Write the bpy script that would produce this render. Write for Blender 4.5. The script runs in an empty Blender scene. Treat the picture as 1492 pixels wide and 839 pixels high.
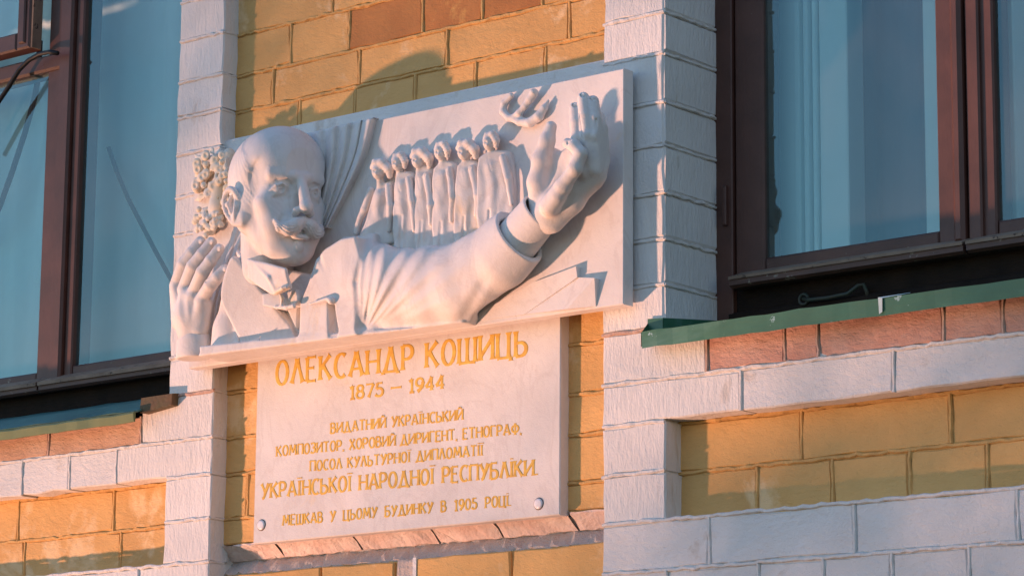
import bpy, math, random
import numpy as np
from mathutils import Matrix, Vector
random.seed(7)
rng = np.random.default_rng(7)
SC = bpy.context.scene

# ------------------------------------------------------------------ camera
FPX, CAM_TH, CAM_PI, CAM_RO, CAM_D = 4454.0, math.radians(39.91), math.radians(11.44), math.radians(0.494), 5.4
FW = np.array([-math.sin(CAM_TH)*math.cos(CAM_PI), math.cos(CAM_TH)*math.cos(CAM_PI), math.sin(CAM_PI)])
RT = np.array([math.cos(CAM_TH), math.sin(CAM_TH), 0.0])
UP = np.cross(RT, FW)
RT, UP = RT*math.cos(CAM_RO)+UP*math.sin(CAM_RO), UP*math.cos(CAM_RO)-RT*math.sin(CAM_RO)
CP = np.array([0, 0, 3.0]) - CAM_D*FW
cd = bpy.data.cameras.new("camera"); cam = bpy.data.objects.new("camera", cd)
SC.collection.objects.link(cam); SC.camera = cam
cd.sensor_width = 36; cd.lens = 36*FPX/1492; cd.clip_start = 0.05; cd.clip_end = 2000
cam.matrix_world = Matrix(((RT[0], UP[0], -FW[0], CP[0]), (RT[1], UP[1], -FW[1], CP[1]), (RT[2], UP[2], -FW[2], CP[2]), (0, 0, 0, 1)))

# ------------------------------------------------------------------ sky, sun, exposure
w = bpy.data.worlds.new("World"); SC.world = w; w.use_nodes = True
nt = w.node_tree; bg = nt.nodes["Background"]
sky = nt.nodes.new("ShaderNodeTexSky"); sky.sky_type = 'NISHITA'; sky.sun_disc = False
SUN_T = np.array([1.30, 1.0, 0.87]); SUN_T /= np.linalg.norm(SUN_T)      # direction the light travels: thrown up and right off the glass across the street
sky.sun_elevation = math.radians(36); sky.sun_rotation = math.atan2(-SUN_T[0], -SUN_T[1])
sky.air_density = 1.3; sky.dust_density = 0.0; sky.ozone_density = 5
nt.links.new(sky.outputs[0], bg.inputs[0]); bg.inputs[1].default_value = 0.127
sd = bpy.data.lights.new("sun", 'SUN'); sd.energy = 4.8; sd.angle = math.radians(2.2); sd.color = (1.0, 0.50, 0.33)
sun = bpy.data.objects.new("sun", sd); SC.collection.objects.link(sun)
sun.rotation_euler = Vector(SUN_T).to_track_quat('-Z', 'Y').to_euler()
SC.view_settings.view_transform = 'Standard'; SC.view_settings.look = 'None'
SC.view_settings.gamma = 1; SC.view_settings.exposure = 0.32

# ------------------------------------------------------------------ helpers
def W(px, py, Y=0.0):
    """world point on the plane y=Y seen at pixel (px,py) of the 1492 px wide photograph: used only to measure the place"""
    d = FW + RT*(px-746)/FPX - UP*(py-419.5)/FPX
    t = (Y-CP[1])/d[1]; return CP + d*t
def S(px, py, h): return W(px, py, -h)
ORG = {}
def tag(o, label=None, cat=None, group=None, kind=None):
    if label: o['label'] = label
    if cat: o['category'] = cat
    if group: o['group'] = group
    if kind: o['kind'] = kind
    return o
def thing(name, loc, label, cat, group=None):
    o = bpy.data.objects.new(name, None); SC.collection.objects.link(o); o.location = loc
    o.empty_display_size = 0.05; ORG[o.name] = np.array(loc, float)
    return tag(o, label, cat, group)
def link(name, me, parent=None, kind=None, label=None):
    o = bpy.data.objects.new(name, me); SC.collection.objects.link(o)
    if parent: o.parent = parent; ORG[o.name] = ORG[parent.name]
    else: ORG[o.name] = np.zeros(3)
    if kind: o['kind'] = kind
    if label: o['label'] = label
    return o
def mesh(name, v, f, mat, parent=None, smooth=False, kind=None, label=None):
    v = np.asarray(v, float).reshape(-1, 3)
    if parent is not None: v = v - ORG[parent.name]
    me = bpy.data.meshes.new(name)
    if isinstance(f, np.ndarray):
        n, k = f.shape
        me.vertices.add(len(v)); me.vertices.foreach_set('co', v.astype(np.float32).ravel())
        me.loops.add(n*k); me.loops.foreach_set('vertex_index', f.astype(np.int32).ravel())
        me.polygons.add(n); me.polygons.foreach_set('loop_start', np.arange(0, n*k, k, dtype=np.int32))
        me.update(calc_edges=True)
    else:
        me.from_pydata([tuple(p) for p in v], [], f); me.update()
    if smooth: me.polygons.foreach_set('use_smooth', [True]*len(me.polygons))
    if mat: me.materials.append(mat)
    return link(name, me, parent, kind, label)
class MB:
    """collects shapes that become ONE mesh"""
    def __init__(s): s.v = []; s.f = []
    def add(s, v, f):
        b = len(s.v); s.v += [tuple(p) for p in v]; s.f += [tuple(i+b for i in q) for q in f]; return s
    def box(s, x0, x1, y0, y1, z0, z1, c=0.0):
        """box with chamfered front (-Y) edges of width c"""
        if c <= 0:
            v = [(x, y, z) for y in (y0, y1) for z in (z0, z1) for x in (x0, x1)]
            return s.add(v, [(0, 1, 3, 2), (4, 6, 7, 5), (0, 2, 6, 4), (1, 5, 7, 3), (0, 4, 5, 1), (2, 3, 7, 6)])
        v = [(x0+c, y0, z0+c), (x1-c, y0, z0+c), (x1-c, y0, z1-c), (x0+c, y0, z1-c),
             (x0, y0+c, z0), (x1, y0+c, z0), (x1, y0+c, z1), (x0, y0+c, z1), (x0, y1, z0), (x1, y1, z0), (x1, y1, z1), (x0, y1, z1)]
        return s.add(v, [(0, 1, 2, 3)]+[(a, 4+a, 4+(a+1) % 4, (a+1) % 4)for a in range(4)]+[(4+a, 8+a, 8+(a+1) % 4, 4+(a+1) % 4)for a in range(4)]+[(11, 10, 9, 8)])
    def prism(s, poly, axis, a0, a1):
        """polygon (list of 2-tuples) extruded along an axis from a0 to a1"""
        def mk(p, a): return (a, p[0], p[1]) if axis == 'x' else (p[0], a, p[1]) if axis == 'y' else (p[0], p[1], a)
        n = len(poly)
        return s.add([mk(p, a0) for p in poly]+[mk(p, a1) for p in poly],
                     [tuple(range(n))[::-1], tuple(range(n, 2*n))]+[(i, (i+1) % n, n+(i+1) % n, n+i) for i in range(n)])
    def tube(s, pts, r, n=8):
        pts = [np.array(p, float) for p in pts]; rs = r if isinstance(r, (list, tuple)) else [r]*len(pts)
        b = len(s.v); m = len(pts); prev = None
        for i, p in enumerate(pts):
            t = pts[min(i+1, m-1)]-pts[max(i-1, 0)]; t = t/np.linalg.norm(t)
            a = np.array([0, 0, 1.]) if prev is None else prev
            if prev is None and abs(t[2]) > .9: a = np.array([1., 0, 0])
            a = a-t*(a@t); a /= np.linalg.norm(a); prev = a; c = np.cross(t, a)
            for k in range(n):
                q = 2*math.pi*k/n; s.v.append(tuple(p+rs[i]*(a*math.cos(q)+c*math.sin(q))))
        for i in range(m-1):
            for k in range(n):
                s.f.append((b+i*n+k, b+i*n+(k+1) % n, b+(i+1)*n+(k+1) % n, b+(i+1)*n+k))
        s.f.append(tuple(b+k for k in range(n))[::-1]); s.f.append(tuple(b+(m-1)*n+k for k in range(n)))
        return s
    def build(s, name, mat, parent=None, smooth=False, kind=None, label=None):
        return mesh(name, s.v, s.f, mat, parent, smooth, kind, label)

# ------------------------------------------------------------------ materials
def mat(name, col, col2=None, rough=.6, nscale=8, bumps=((60, .3, (1, 1, 1)),), bdist=.002, mix=.5, spots=None, sss=0, veins=None, spec=.3, objvar=0, peel=None, stain=None):
    m = bpy.data.materials.new(name); m.use_nodes = True; t = m.node_tree; N = t.nodes; L = t.links
    P = N['Principled BSDF']; P.inputs['Roughness'].default_value = rough; P.inputs['Specular IOR Level'].default_value = spec
    g = N.new('ShaderNodeNewGeometry')
    def noise(scale, st=(1, 1, 1), det=6, ro=.6, dist=0):
        mp = N.new('ShaderNodeMapping'); mp.inputs['Scale'].default_value = st; L.new(g.outputs['Position'], mp.inputs[0])
        n = N.new('ShaderNodeTexNoise'); n.inputs['Scale'].default_value = scale; n.inputs['Detail'].default_value = det
        n.inputs['Roughness'].default_value = ro; n.inputs['Distortion'].default_value = dist; L.new(mp.outputs[0], n.inputs[0]); return n.outputs[0]
    def ramp(src, a, b, va=0., vb=1.):
        r = N.new('ShaderNodeMapRange'); r.inputs[1].default_value = a; r.inputs[2].default_value = b
        r.inputs[3].default_value = va; r.inputs[4].default_value = vb; L.new(src, r.inputs[0]); return r.outputs[0]
    def mixc(fac, a, b):
        x = N.new('ShaderNodeMix'); x.data_type = 'RGBA'; L.new(fac, x.inputs[0])
        for s_, c in ((6, a), (7, b)):
            if isinstance(c, tuple): x.inputs[s_].default_value = (*c, 1)
            else: L.new(c, x.inputs[s_])
        return x.outputs[2]
    c2 = col2 or tuple(x*.85 for x in col)
    cur = mixc(ramp(noise(nscale, det=8), .5-mix*.3, .5+mix*.3), col, c2)
    if objvar:
        oi = N.new('ShaderNodeObjectInfo'); h = N.new('ShaderNodeHueSaturation'); L.new(cur, h.inputs['Color'])
        L.new(ramp(oi.outputs['Random'], 0, 1, 1-objvar, 1+objvar), h.inputs['Value']); cur = h.outputs[0]
    if stain:                                            # broad blotches of another colour: (colour, scale, threshold, stretch)
        c, sc, th, st = stain; cur = mixc(ramp(noise(sc, st, 8, .65, .4), th, th+.08), cur, c)
    if peel:                                             # small chips with hard edges
        c, sc, th = peel; cur = mixc(ramp(noise(sc, (1, 1, 1), 10, .7), th, th+.012), cur, c)
    if spots:
        c, sc, th = spots; cur = mixc(ramp(noise(sc, det=2), th, th+.04), cur, c)
    if veins:
        v = noise(9, (1, 1, .6), 6, .6, 1.2); 
        mt = N.new('ShaderNodeMath'); mt.operation = 'SUBTRACT'; L.new(v, mt.inputs[0]); mt.inputs[1].default_value = .5
        ab = N.new('ShaderNodeMath'); ab.operation = 'ABSOLUTE'; L.new(mt.outputs[0], ab.inputs[0])
        cur = mixc(ramp(ab.outputs[0], 0, .035, .4, 0), cur, veins)
    L.new(cur, P.inputs['Base Color'])
    prev = None
    for sc, stg, st in bumps:
        b = N.new('ShaderNodeBump'); b.inputs['Strength'].default_value = stg; b.inputs['Distance'].default_value = bdist
        L.new(noise(sc, st, 5, .55), b.inputs['Height'])
        if prev: L.new(prev, b.inputs['Normal'])
        prev = b.outputs[0]
    if prev: L.new(prev, P.inputs['Normal'])
    if sss:
        P.inputs['Subsurface Weight'].default_value = sss; P.inputs['Subsurface Radius'].default_value = (1.0, .6, .4); P.inputs['Subsurface Scale'].default_value = .005
    return m
BRUSH = ((22, .7, (1.6, 1.6, .6)), (110, .8, (1.4, 1.4, .35)), (380, .5, (1, 1, .5)))
HBRUSH = ((22, .8, (.7, 1, 1.3)), (100, .8, (.7, 1, 1.2)), (380, .5, (1, 1, 1)))
M = {}
M['white'] = mat('white_wall_paint', (.75, .745, .74), (.67, .665, .66), .62, 7, BRUSH, .0026, stain=((.58, .54, .50), 9, .62, (2, 2, .5)), peel=((.42, .34, .29), 45, .735), spots=((.25, .2, .17), 130, .79), objvar=.03)
M['whiteh'] = mat('white_wall_paint_brushed', (.74, .74, .74), (.66, .66, .66), .62, 7, HBRUSH, .0028, stain=((.58, .54, .50), 9, .61, (1, 1, 1)), peel=((.42, .34, .29), 45, .735), spots=((.25, .2, .17), 130, .78), objvar=.03)
M['yellow'] = mat('ochre_wall_paint', (.70, .42, .155), (.62, .35, .12), .6, 6, HBRUSH, .0024, spots=((.3, .16, .06), 140, .79), objvar=.08, stain=((.76, .52, .27), 6, .56, (1, 1, 1)), peel=((.34, .20, .10), 40, .74))
M['orange'] = mat('bare_orange_brick', (.40, .165, .055), (.46, .21, .07), .75, 9, HBRUSH, .002, objvar=.05, stain=((.60, .32, .1), 10, .60, (1, 1, 1)))
M['salmon'] = mat('salmon_brick_paint', (.50, .26, .20), (.60, .38, .31), .75, 11, ((20, .9, (.7, 1, 1.3)), (90, .8, (.6, 1, 1.5)), (350, .4, (1, 1, 1))), .004, objvar=.06, stain=((.68, .54, .48), 9, .60, (.5, 1, 1.5)), peel=((.30, .14, .09), 38, .70))
M['peach'] = mat('peach_brick_paint', (.62, .40, .28), (.52, .30, .19), .75, 11, ((20, .9, (.7, 1, 1.3)), (90, .8, (.6, 1, 1.5)), (350, .4, (1, 1, 1))), .0035, objvar=.05)
M['pink'] = mat('pink_plaster', (.74, .63, .58), (.66, .49, .43), .8, 14, ((30, .9, (1, 1, 1)), (140, .7, (1, 1, 1))), .004)
M['grey'] = mat('grey_shade_and_bare_brick', (.46, .40, .37), (.56, .48, .43), .85, 18, ((40, .9, (1, 1, 1)), (160, .8, (1, 1, 1))), .004)  # ledge step's shade put into the colour; also the one unpainted brick
M['mwhite'] = mat('white_painted_mortar', (.75, .74, .73), (.67, .65, .63), .7, 30, ((90, .8, (1, 1, 1)), (300, .5, (1, 1, 1))), .003)
M['myellow'] = mat('ochre_painted_mortar', (.68, .41, .15), (.56, .33, .12), .7, 30, ((90, .8, (1, 1, 1)), (300, .5, (1, 1, 1))), .003)
M['msalmon'] = mat('bare_mortar', (.60, .44, .37), (.46, .29, .23), .8, 30, ((90, .8, (1, 1, 1)), (300, .5, (1, 1, 1))), .003)
M['wood'] = mat('brown_window_paint', (.098, .039, .028), (.064, .025, .018), .5, 12, ((60, .25, (2, 2, .25)), (260, .3, (2, 2, .3))), .0012, peel=((.13, .10, .08), 60, .70), spec=.5)
M['woodh'] = mat('brown_window_paint_worn', (.100, .046, .034), (.065, .030, .023), .55, 12, ((60, .4, (.25, 2, 2)), (260, .4, (.3, 2, 2))), .0015, peel=((.20, .17, .14), 45, .63), spec=.5)
M['drip'] = mat('pale_wood_edge', (.26, .19, .14), (.18, .125, .09), .7, 20, ((90, .5, (.2, 2, 2)),), .0015, peel=((.06, .04, .03), 50, .60))  # edge strips paler than the brown frame
M['dark'] = mat('shaded_dark_wood', (.022, .014, .011), (.012, .009, .008), .8, 20, ((80, .8, (.2, 2, 2)), (30, .7, (.5, 1, 1))), .004, spec=.15)  # beam under the drip boards, its shade painted in as near black
M['green'] = mat('green_sill_paint', (.045, .16, .095), (.035, .12, .07), .42, 12, ((60, .3, (.3, 1, 1)),), .002, peel=((.26, .42, .42), 26, .63), stain=((.08, .20, .15), 6, .58, (.3, 1, 1)), spec=.5)
M['teal'] = mat('teal_sill_paint', (.07, .20, .19), (.05, .15, .15), .45, 12, ((60, .3, (.3, 1, 1)),), .002, peel=((.45, .55, .55), 40, .70), spec=.5)
M['olive'] = mat('olive_sill_paint', (.17, .20, .085), (.11, .16, .08), .5, 12, ((60, .3, (.3, 1, 1)),), .002, stain=((.06, .15, .10), 6, .52, (.3, 1, 1)))
M['rust'] = mat('rusty_olive_metal', (.10, .085, .04), (.14, .08, .04), .6, 30, ((90, .6, (1, 1, 1)),), .003)
M['paint_drip'] = mat('pale_drip_paint', (.55, .70, .72), None, .5)
M['marble'] = mat('white_marble', (.74, .715, .70), (.66, .635, .62), .55, 9, ((30, .35, (1, 1, 1)), (110, .40, (1, 1, 1)), (420, .35, (1, 1, 1))), .0014, veins=(.58, .54, .52), spec=.3, sss=.08, stain=((.74, .62, .48), 5, .64, (1, 1, 1)), spots=((.45, .40, .36), 90, .80))
M['marble_y'] = mat('yellowed_marble', (.78, .67, .48), (.76, .72, .66), .5, 16, ((70, .3, (1, 1, 1)), (300, .2, (1, 1, 1))), .0015, spec=.3)
M['gold'] = mat('gold_leaf_paint', (.80, .50, .07), (.62, .34, .04), .5, 90, ((250, .4, (1, 1, 1)),), .001, spec=.6)
M['steel'] = mat('pale_steel_cap', (.80, .79, .82), (.7, .68, .72), .35, 60, ((200, .2, (1, 1, 1)),), .001, spec=.6)
M['ring'] = mat('dark_bolt_ring', (.12, .09, .08), None, .7)
M['rubber'] = mat('black_cable', (.015, .015, .017), None, .5)
M['iron'] = mat('green_painted_iron', (.03, .05, .04), (.05, .04, .03), .5, 40, ((90, .5, (1, 1, 1)),), .002)
M['curtain'] = mat('grey_white_curtain', (.72, .80, .80), (.64, .73, .74), .9, 5, ((300, .3, (1, 1, 1)),), .001)
M['curtain2'] = mat('dusk_blue_curtain', (.17, .24, .30), (.14, .20, .26), .9, 5, ((300, .3, (1, 1, 1)),), .001)
M['inner'] = mat('white_inner_window_paint', (.86, .90, .90), (.80, .86, .86), .5, 8, ((60, .1, (1, 1, .3)),), .001)
M['room'] = mat('room_wall', (.16, .19, .20), None, .9)
def glass():
    m = bpy.data.materials.new('window_glass'); m.use_nodes = True; t = m.node_tree; N = t.nodes; L = t.links
    N.remove(N['Principled BSDF']); o = N['Material Output']
    tr = N.new('ShaderNodeBsdfTransparent'); tr.inputs[0].default_value = (.76, .95, .98, 1)
    gl = N.new('ShaderNodeBsdfGlossy'); gl.inputs['Roughness'].default_value = .03; gl.inputs[0].default_value = (.64, .95, .95, 1)
    g = N.new('ShaderNodeNewGeometry'); n = N.new('ShaderNodeTexNoise'); n.inputs['Scale'].default_value = 3.; n.inputs['Detail'].default_value = 1
    L.new(g.outputs['Position'], n.inputs[0]); b = N.new('ShaderNodeBump'); b.inputs['Strength'].default_value = .15; b.inputs['Distance'].default_value = .01
    L.new(n.outputs[0], b.inputs['Height']); L.new(b.outputs[0], gl.inputs['Normal'])
    f = N.new('ShaderNodeFresnel'); f.inputs[0].default_value = 1.52
    mx = N.new('ShaderNodeMixShader'); ad = N.new('ShaderNodeMath'); ad.operation = 'MULTIPLY_ADD'; ad.inputs[1].default_value = 1.5; ad.inputs[2].default_value = .04
    L.new(f.outputs[0], ad.inputs[0]); L.new(ad.outputs[0], mx.inputs[0]); L.new(tr.outputs[0], mx.inputs[1]); L.new(gl.outputs[0], mx.inputs[2])
    # dusty film
    di = N.new('ShaderNodeBsdfDiffuse'); di.inputs[0].default_value = (.5, .55, .56, 1)
    n2 = N.new('ShaderNodeTexNoise'); n2.inputs['Scale'].default_value = 3; n2.inputs['Detail'].default_value = 8; L.new(g.outputs['Position'], n2.inputs[0])
    mr = N.new('ShaderNodeMapRange'); mr.inputs[1].default_value = .35; mr.inputs[2].default_value = .75; mr.inputs[3].default_value = .03; mr.inputs[4].default_value = .13
    L.new(n2.outputs[0], mr.inputs[0]); m2 = N.new('ShaderNodeMixShader'); L.new(mr.outputs[0], m2.inputs[0]); L.new(mx.outputs[0], m2.inputs[1]); L.new(di.outputs[0], m2.inputs[2])
    L.new(m2.outputs[0], o.inputs[0]); return m
M['glass'] = glass()

# ------------------------------------------------------------------ added leafy blocker out of view; leaf density shapes sun falloff on the wall
sun_blocker = thing('added_sun_blocker', (-4.9, -2.0, 0), 'added leafy blocker outside the view, its leaves spread to dim the sun on the wall', 'sun_blocker')
def through(px, py):
    """share of sun the added leaves let through to a spot on the wall"""
    d = (py-(845-.54*px))*.88; s_ = 560 if d < 0 else 390
    f = .25+.75*math.exp(-(abs(d)/s_)**2.6)
    return max(.36, f*(1-.75/(1+math.exp((px-340)/35))/(1+math.exp((py-270)/50))))
mb = MB(); lr = random.Random(3); LS = .034
for _ in range(23000):
    px, py = lr.uniform(-450, 1950), lr.uniform(-450, 1290); t_ = through(px, py)
    if lr.random() > -math.log(t_)/2.5: continue
    if len(mb.f) > 15500: break
    c = W(px, py, 0)-SUN_T*lr.uniform(3.3, 4.4); e = Matrix.Rotation(lr.uniform(0, 6.28), 3, 'Z')@Matrix.Rotation(lr.uniform(-1, 1), 3, 'X')
    a_ = np.array(e@Vector((1, 0, 0)))*LS*lr.uniform(.7, 1.3); b_ = np.array(e@Vector((0, .3, 1)).normalized())*LS*.55
    mb.add([c-a_, c-b_, c+a_, c+b_], [(0, 1, 2, 3)])
M['leaf'] = mat('green_leaf', (.06, .09, .03), (.09, .10, .03), .6)
M['bark'] = mat('grey_bark', (.10, .08, .06), (.06, .05, .04), .9, 20, ((40, .8, (1, 1, .3)),), .01)
mb.build('blocker_leaves', M['leaf'], sun_blocker, kind='stuff')
mb = MB(); mb.tube([(-4.9, -2.0, 0), (-4.88, -2.0, .8), (-4.95, -2.1, 1.6), (-5.1, -2.2, 2.8)], [.11, .085, .07, .03], 12)
for e in ((-5.5, -1.7, 2.9), (-5.8, -2.6, 2.4)): mb.tube([(-4.92, -2.05, 1.2), ((-4.9+e[0])/2, (-2.05+e[1])/2, (1.2+e[2])/2+.05), e], [.045, .03, .008], 8)
mb.build('blocker_trunk', M['bark'], sun_blocker, True)

# ------------------------------------------------------------------ the building: brick facade
K = 5.4/6.2
ZC = [3+K*v/1000 for v in (990, 875, 784, 692, 596, 512, 427, 328, 240, 144, 52, -39, -125, -226, -308, -405, -500, -596, -690, -785, -880)]
# index 0..; course i lies between ZC[i] (top) and ZC[i+1]
bld = thing('brick_building', (0, 0.1, 2.2), 'white and ochre painted brick house front with two brown framed windows', 'building')
JT = .0027                                              # half width of a joint
mortar = {}
def bead(kind, a, b, r=.0036, sink=.0010):
    """weathered struck joint standing a little proud"""
    mb = mortar.setdefault(kind, MB()); a = np.array(a, float); b = np.array(b, float); n = max(3, int(np.linalg.norm(b-a)/.012))
    pts = []; rs = []
    for i in range(n+1):
        p = a+(b-a)*i/n
        p = p+np.array([random.gauss(0, .0006), sink+random.gauss(0, .0005), random.gauss(0, .0009)]); pts.append(p); rs.append(r*random.uniform(.8, 1.15))
    mb.tube(pts, rs, 6)
def brick(x0, x1, zt, zb, Y, m, depth=.06, side=0, name='brick', ej=.0012, c=.0024, parent=None):
    """one brick: jittered outline, chamfered rim, slightly uneven face"""
    x0 += JT if x0 is not None else 0; x1 -= JT; zt -= JT; zb += JT
    nx = 5 if x1-x0 > .16 else 3; per = []
    for i in range(nx): per.append((x0+(x1-x0)*i/nx, zb))
    per.append((x1, zb)); per.append((x1, (zb+zt)/2))
    for i in range(nx): per.append((x1-(x1-x0)*i/nx, zt))
    per.append((x0, zt)); per.append((x0, (zb+zt)/2))
    n = len(per); per = [(px+random.gauss(0, ej), pz+random.gauss(0, ej)) for px, pz in per]
    cx, cz = (x0+x1)/2, (zt+zb)/2; tx = random.gauss(0, .006); tz = random.gauss(0, .012)
    v = []; 
    for px, pz in per:
        q = Y+tx*(px-cx)+tz*(pz-cz)+random.gauss(0, .0004)
        v.append((px-(c if px > cx else -c if px < cx else 0), q, pz-(c if pz > cz else -c if pz < cz else 0)))
    for px, pz in per: v.append((px, Y+c*1.1+random.gauss(0, .0006), pz))
    for px, pz in per: v.append((px, Y+depth, pz))
    f = [tuple(range(n))]+[(a+n, (a+1) % n+n, (a+1) % n, a) for a in range(n)]+[(a+2*n, (a+1) % n+2*n, (a+1) % n+n, a+n) for a in range(n)]
    return mesh(name, v, f, m, parent or bld)
def row(ci, xs, Y, m, mk, depth=.06, ends=(1, 1), hj=True):
    """a course of bricks: xs = joint X positions; beads in between and along the top"""
    zt, zb = ZC[ci], ZC[ci+1]
    for a, b in zip(xs, xs[1:]): brick(a, b, zt, zb, Y, m[min(len(m)-1, xs.index(a))] if isinstance(m, list) else m, depth)
    for x in xs[1:-1]: bead(mk, (x, Y, zb+.002), (x, Y, zt-.002))
    if hj: bead(mk, (xs[0]+.002, Y, zt), (xs[-1]-.002, Y, zt))
def PX(ci, pxs, Y=0):
    """joint positions read off the photograph, turned into wall X"""
    out = []
    for p in pxs:
        if isinstance(p, tuple): out.append(p[0]); continue
        z = (ZC[ci]+ZC[ci+1])/2; lo, hi = -2.5, 2.5       # X on plane Y at height z whose pixel column is p
        for _ in range(40):
            mid = (lo+hi)/2; d = np.array([mid, Y, z])-CP
            if 746+FPX*(d@RT)/(d@FW) < p: lo = mid
            else: hi = mid
        out.append((lo+hi)/2)
    return out
XL0, XL1, XR0, XR1 = -.868, -.742, .2035, .337          # the two piers
REV = .15                                               # window reveal depth
RY, RM = .045, .039                                     # depth of the ochre panels under the windows, of the middle panel
# backing masses (joint bottoms)
core = MB(); jb = .0024
def cbox(k, x0, x1, y0, y1, z0, z1): mortar.setdefault(k, MB()).box(x0, x1, y0, y1, z0, z1)
cbox('white', XL0+.004, XL1-.004, jb, .4, ZC[-1], ZC[0]); cbox('white', XR0+.004, XR1-.004, jb, .4, ZC[-1], ZC[0])
cbox('yellow', XL1-.01, XR0+.01, RM+jb, .4, 3-.401, ZC[0]); cbox('yellow', XL1-.01, XR0+.01, RM+jb, .4, ZC[-1], 3-.403-.056); cbox('bare', XL1-.01, XR0+.01, RM+.031, .4, 3-.46, 3-.400)
for x0, x1 in ((-2.2, XL0+.01), (XR1-.01, 2.0)):
    cbox('white', x0, x1, jb, .4, ZC[14]+.004, 2.858)
    cbox('yellow', x0, x1, RY+jb, .4, ZC[16]-.01, ZC[14]+.01)
    cbox('white', x0, x1, jb, .4, ZC[-1], ZC[16]-.004)
Wm, Wh, Ym = M['white'], M['whiteh'], M['yellow']
for ci in range(0, 20):
    z = (ZC[ci], ZC[ci+1])
    # ---- left pier
    if ci not in (12, 13, 16, 17, 18, 19):
        brick(XL0, XL1+JT, *z, 0, Wm, .39 if ci < 12 else .05); bead('white', (XL0+.004, 0, z[0]), (XL1, 0, z[0]))
    bead('white', (XL1-.001, .0, z[0]), (XL1-.001, RM, z[0]), .003)
    # ---- right pier
    if ci not in (12, 13, 16, 17, 18, 19):
        x1 = XR1+JT
        if ci < 12:
            brick(XR0-JT*.6, x1-.003, *z, 0, Wm, .010)
            mb = MB(); c = .004                                  # the side of the pier, facing the window: return brick
            y0, y1, zt, zb = .003, REV+.012, z[0]-JT, z[1]+JT
            g = lambda: random.gauss(0, .0008)
            v = [(XR1+g(), y0, zb+c+g()), (XR1+g(), y1, zb+c+g()), (XR1+g(), y1, zt-c+g()), (XR1+g(), y0, zt-c+g()),
                 (XR1-c, y0, zb+g()), (XR1-c, y1, zb+g()), (XR1-c, y1, zt+g()), (XR1-c, y0, zt+g()),
                 (XR1-.01, y0, zb), (XR1-.01, y1, zb), (XR1-.01, y1, zt), (XR1-.01, y0, zt)]
            mb.add(v, [(0, 1, 2, 3)]+[(a, 4+a, 4+(a+1) % 4, (a+1) % 4)for a in range(4)]+[(4+a, 8+a, 8+(a+1) % 4, 4+(a+1) % 4)for a in range(4)])
            mb.build('brick', Wm, bld)
            bead('white', (XR1-.001, .0, z[0]), (XR1-.001, REV, z[0]), .0035)
        else: brick(XR0-JT*.6, x1, *z, 0, Wm, .05)
        bead('white', (XR0, 0, z[0]), (XR1-.001, 0, z[0]))
# courses under the windows, running into the piers
def lrow(ci, pxs, Y, m, mk, xr, first=None, low=None):
    xs = sorted(PX(ci, pxs, Y))+[xr]; zt, zb = ZC[ci], ZC[ci+1]
    for i, (a, b) in enumerate(zip(xs, xs[1:])):
        last = i == len(xs)-2; brick(a, b, low if (low and not last) else zt, zb, Y, first if (first and last) else m)
    for x in xs[1:-1]: bead(mk, (x, Y, zb+.002), (x, Y, (low or zt)-.002))
    bead(mk, (xs[-2] if low else xs[0], Y, zt), (xs[-1]-.002, Y, zt))
def rrow(ci, pxs, Y, m, mk, xl, first=None, hj=True, low=None):
    xs = [xl]+sorted(PX(ci, pxs, Y)); zt, zb = ZC[ci], ZC[ci+1]
    for i, (a, b) in enumerate(zip(xs, xs[1:])):
        brick(a, b, low if (low and i) else zt, zb, Y, first if (first and i == 0) else m)
    for x in xs[1:-1]: bead(mk, (x, Y, zb+.002), (x, Y, (low or zt)-.002))
    if hj: bead(mk, (xs[0]+.002, Y, zt), (XR1-.01 if low else xs[-1], Y, zt))
lrow(12, [-180, -60, 71.5, 206], 0, M['peach'], 'bare', XL1+JT, first=Wm, low=2.862)
lrow(13, [-110, -40, 32, 101, 169.6], 0, Wh, 'white', XL1+JT, first=Wm)
lrow(14, [-110, 26.6, 166], RY, Ym, 'yellow', XL0+.012)
lrow(15, [-110, 35, 176], RY, Ym, 'yellow', XL0+.012)
lrow(16, [-60, 60, 200], 0, Wh, 'white', XL1+JT, first=Wm)
lrow(17, [-60, 120, 245], 0, Wh, 'white', XL1+JT)
lrow(18, [-60, 60, 200], 0, Wh, 'white', XL1+JT)
lrow(19, [-60, 120, 245], 0, Wh, 'white', XL1+JT)
rrow(12, [1030, 1143, 1191, 1374, 1461, 1640], 0, M['salmon'], 'bare', XR0-JT*.6, first=Wm, low=2.872)
rrow(13, [1079, 1302, 1530, 1700], 0, Wh, 'white', XR0-JT*.6, first=Wm)
rrow(14, [1168, 1385, 1600], RY, Ym, 'yellow', XR1-.012)
rrow(15, [1103, 1213, 1326, 1439, 1560], RY, Ym, 'yellow', XR1-.012)
rrow(16, [1033.6, 1245, 1483, 1640], 0, Wh, 'white', XR0-JT*.6)
rrow(17, [971, 1105, 1200, 1300, 1412, 1560], 0, Wh, 'white', XR0-JT*.6)
rrow(18, [1033.6, 1245, 1483, 1640], 0, Wh, 'white', XR0-JT*.6)
rrow(19, [971, 1105, 1200, 1300, 1412, 1560], 0, Wh, 'white', XR0-JT*.6)
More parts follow.
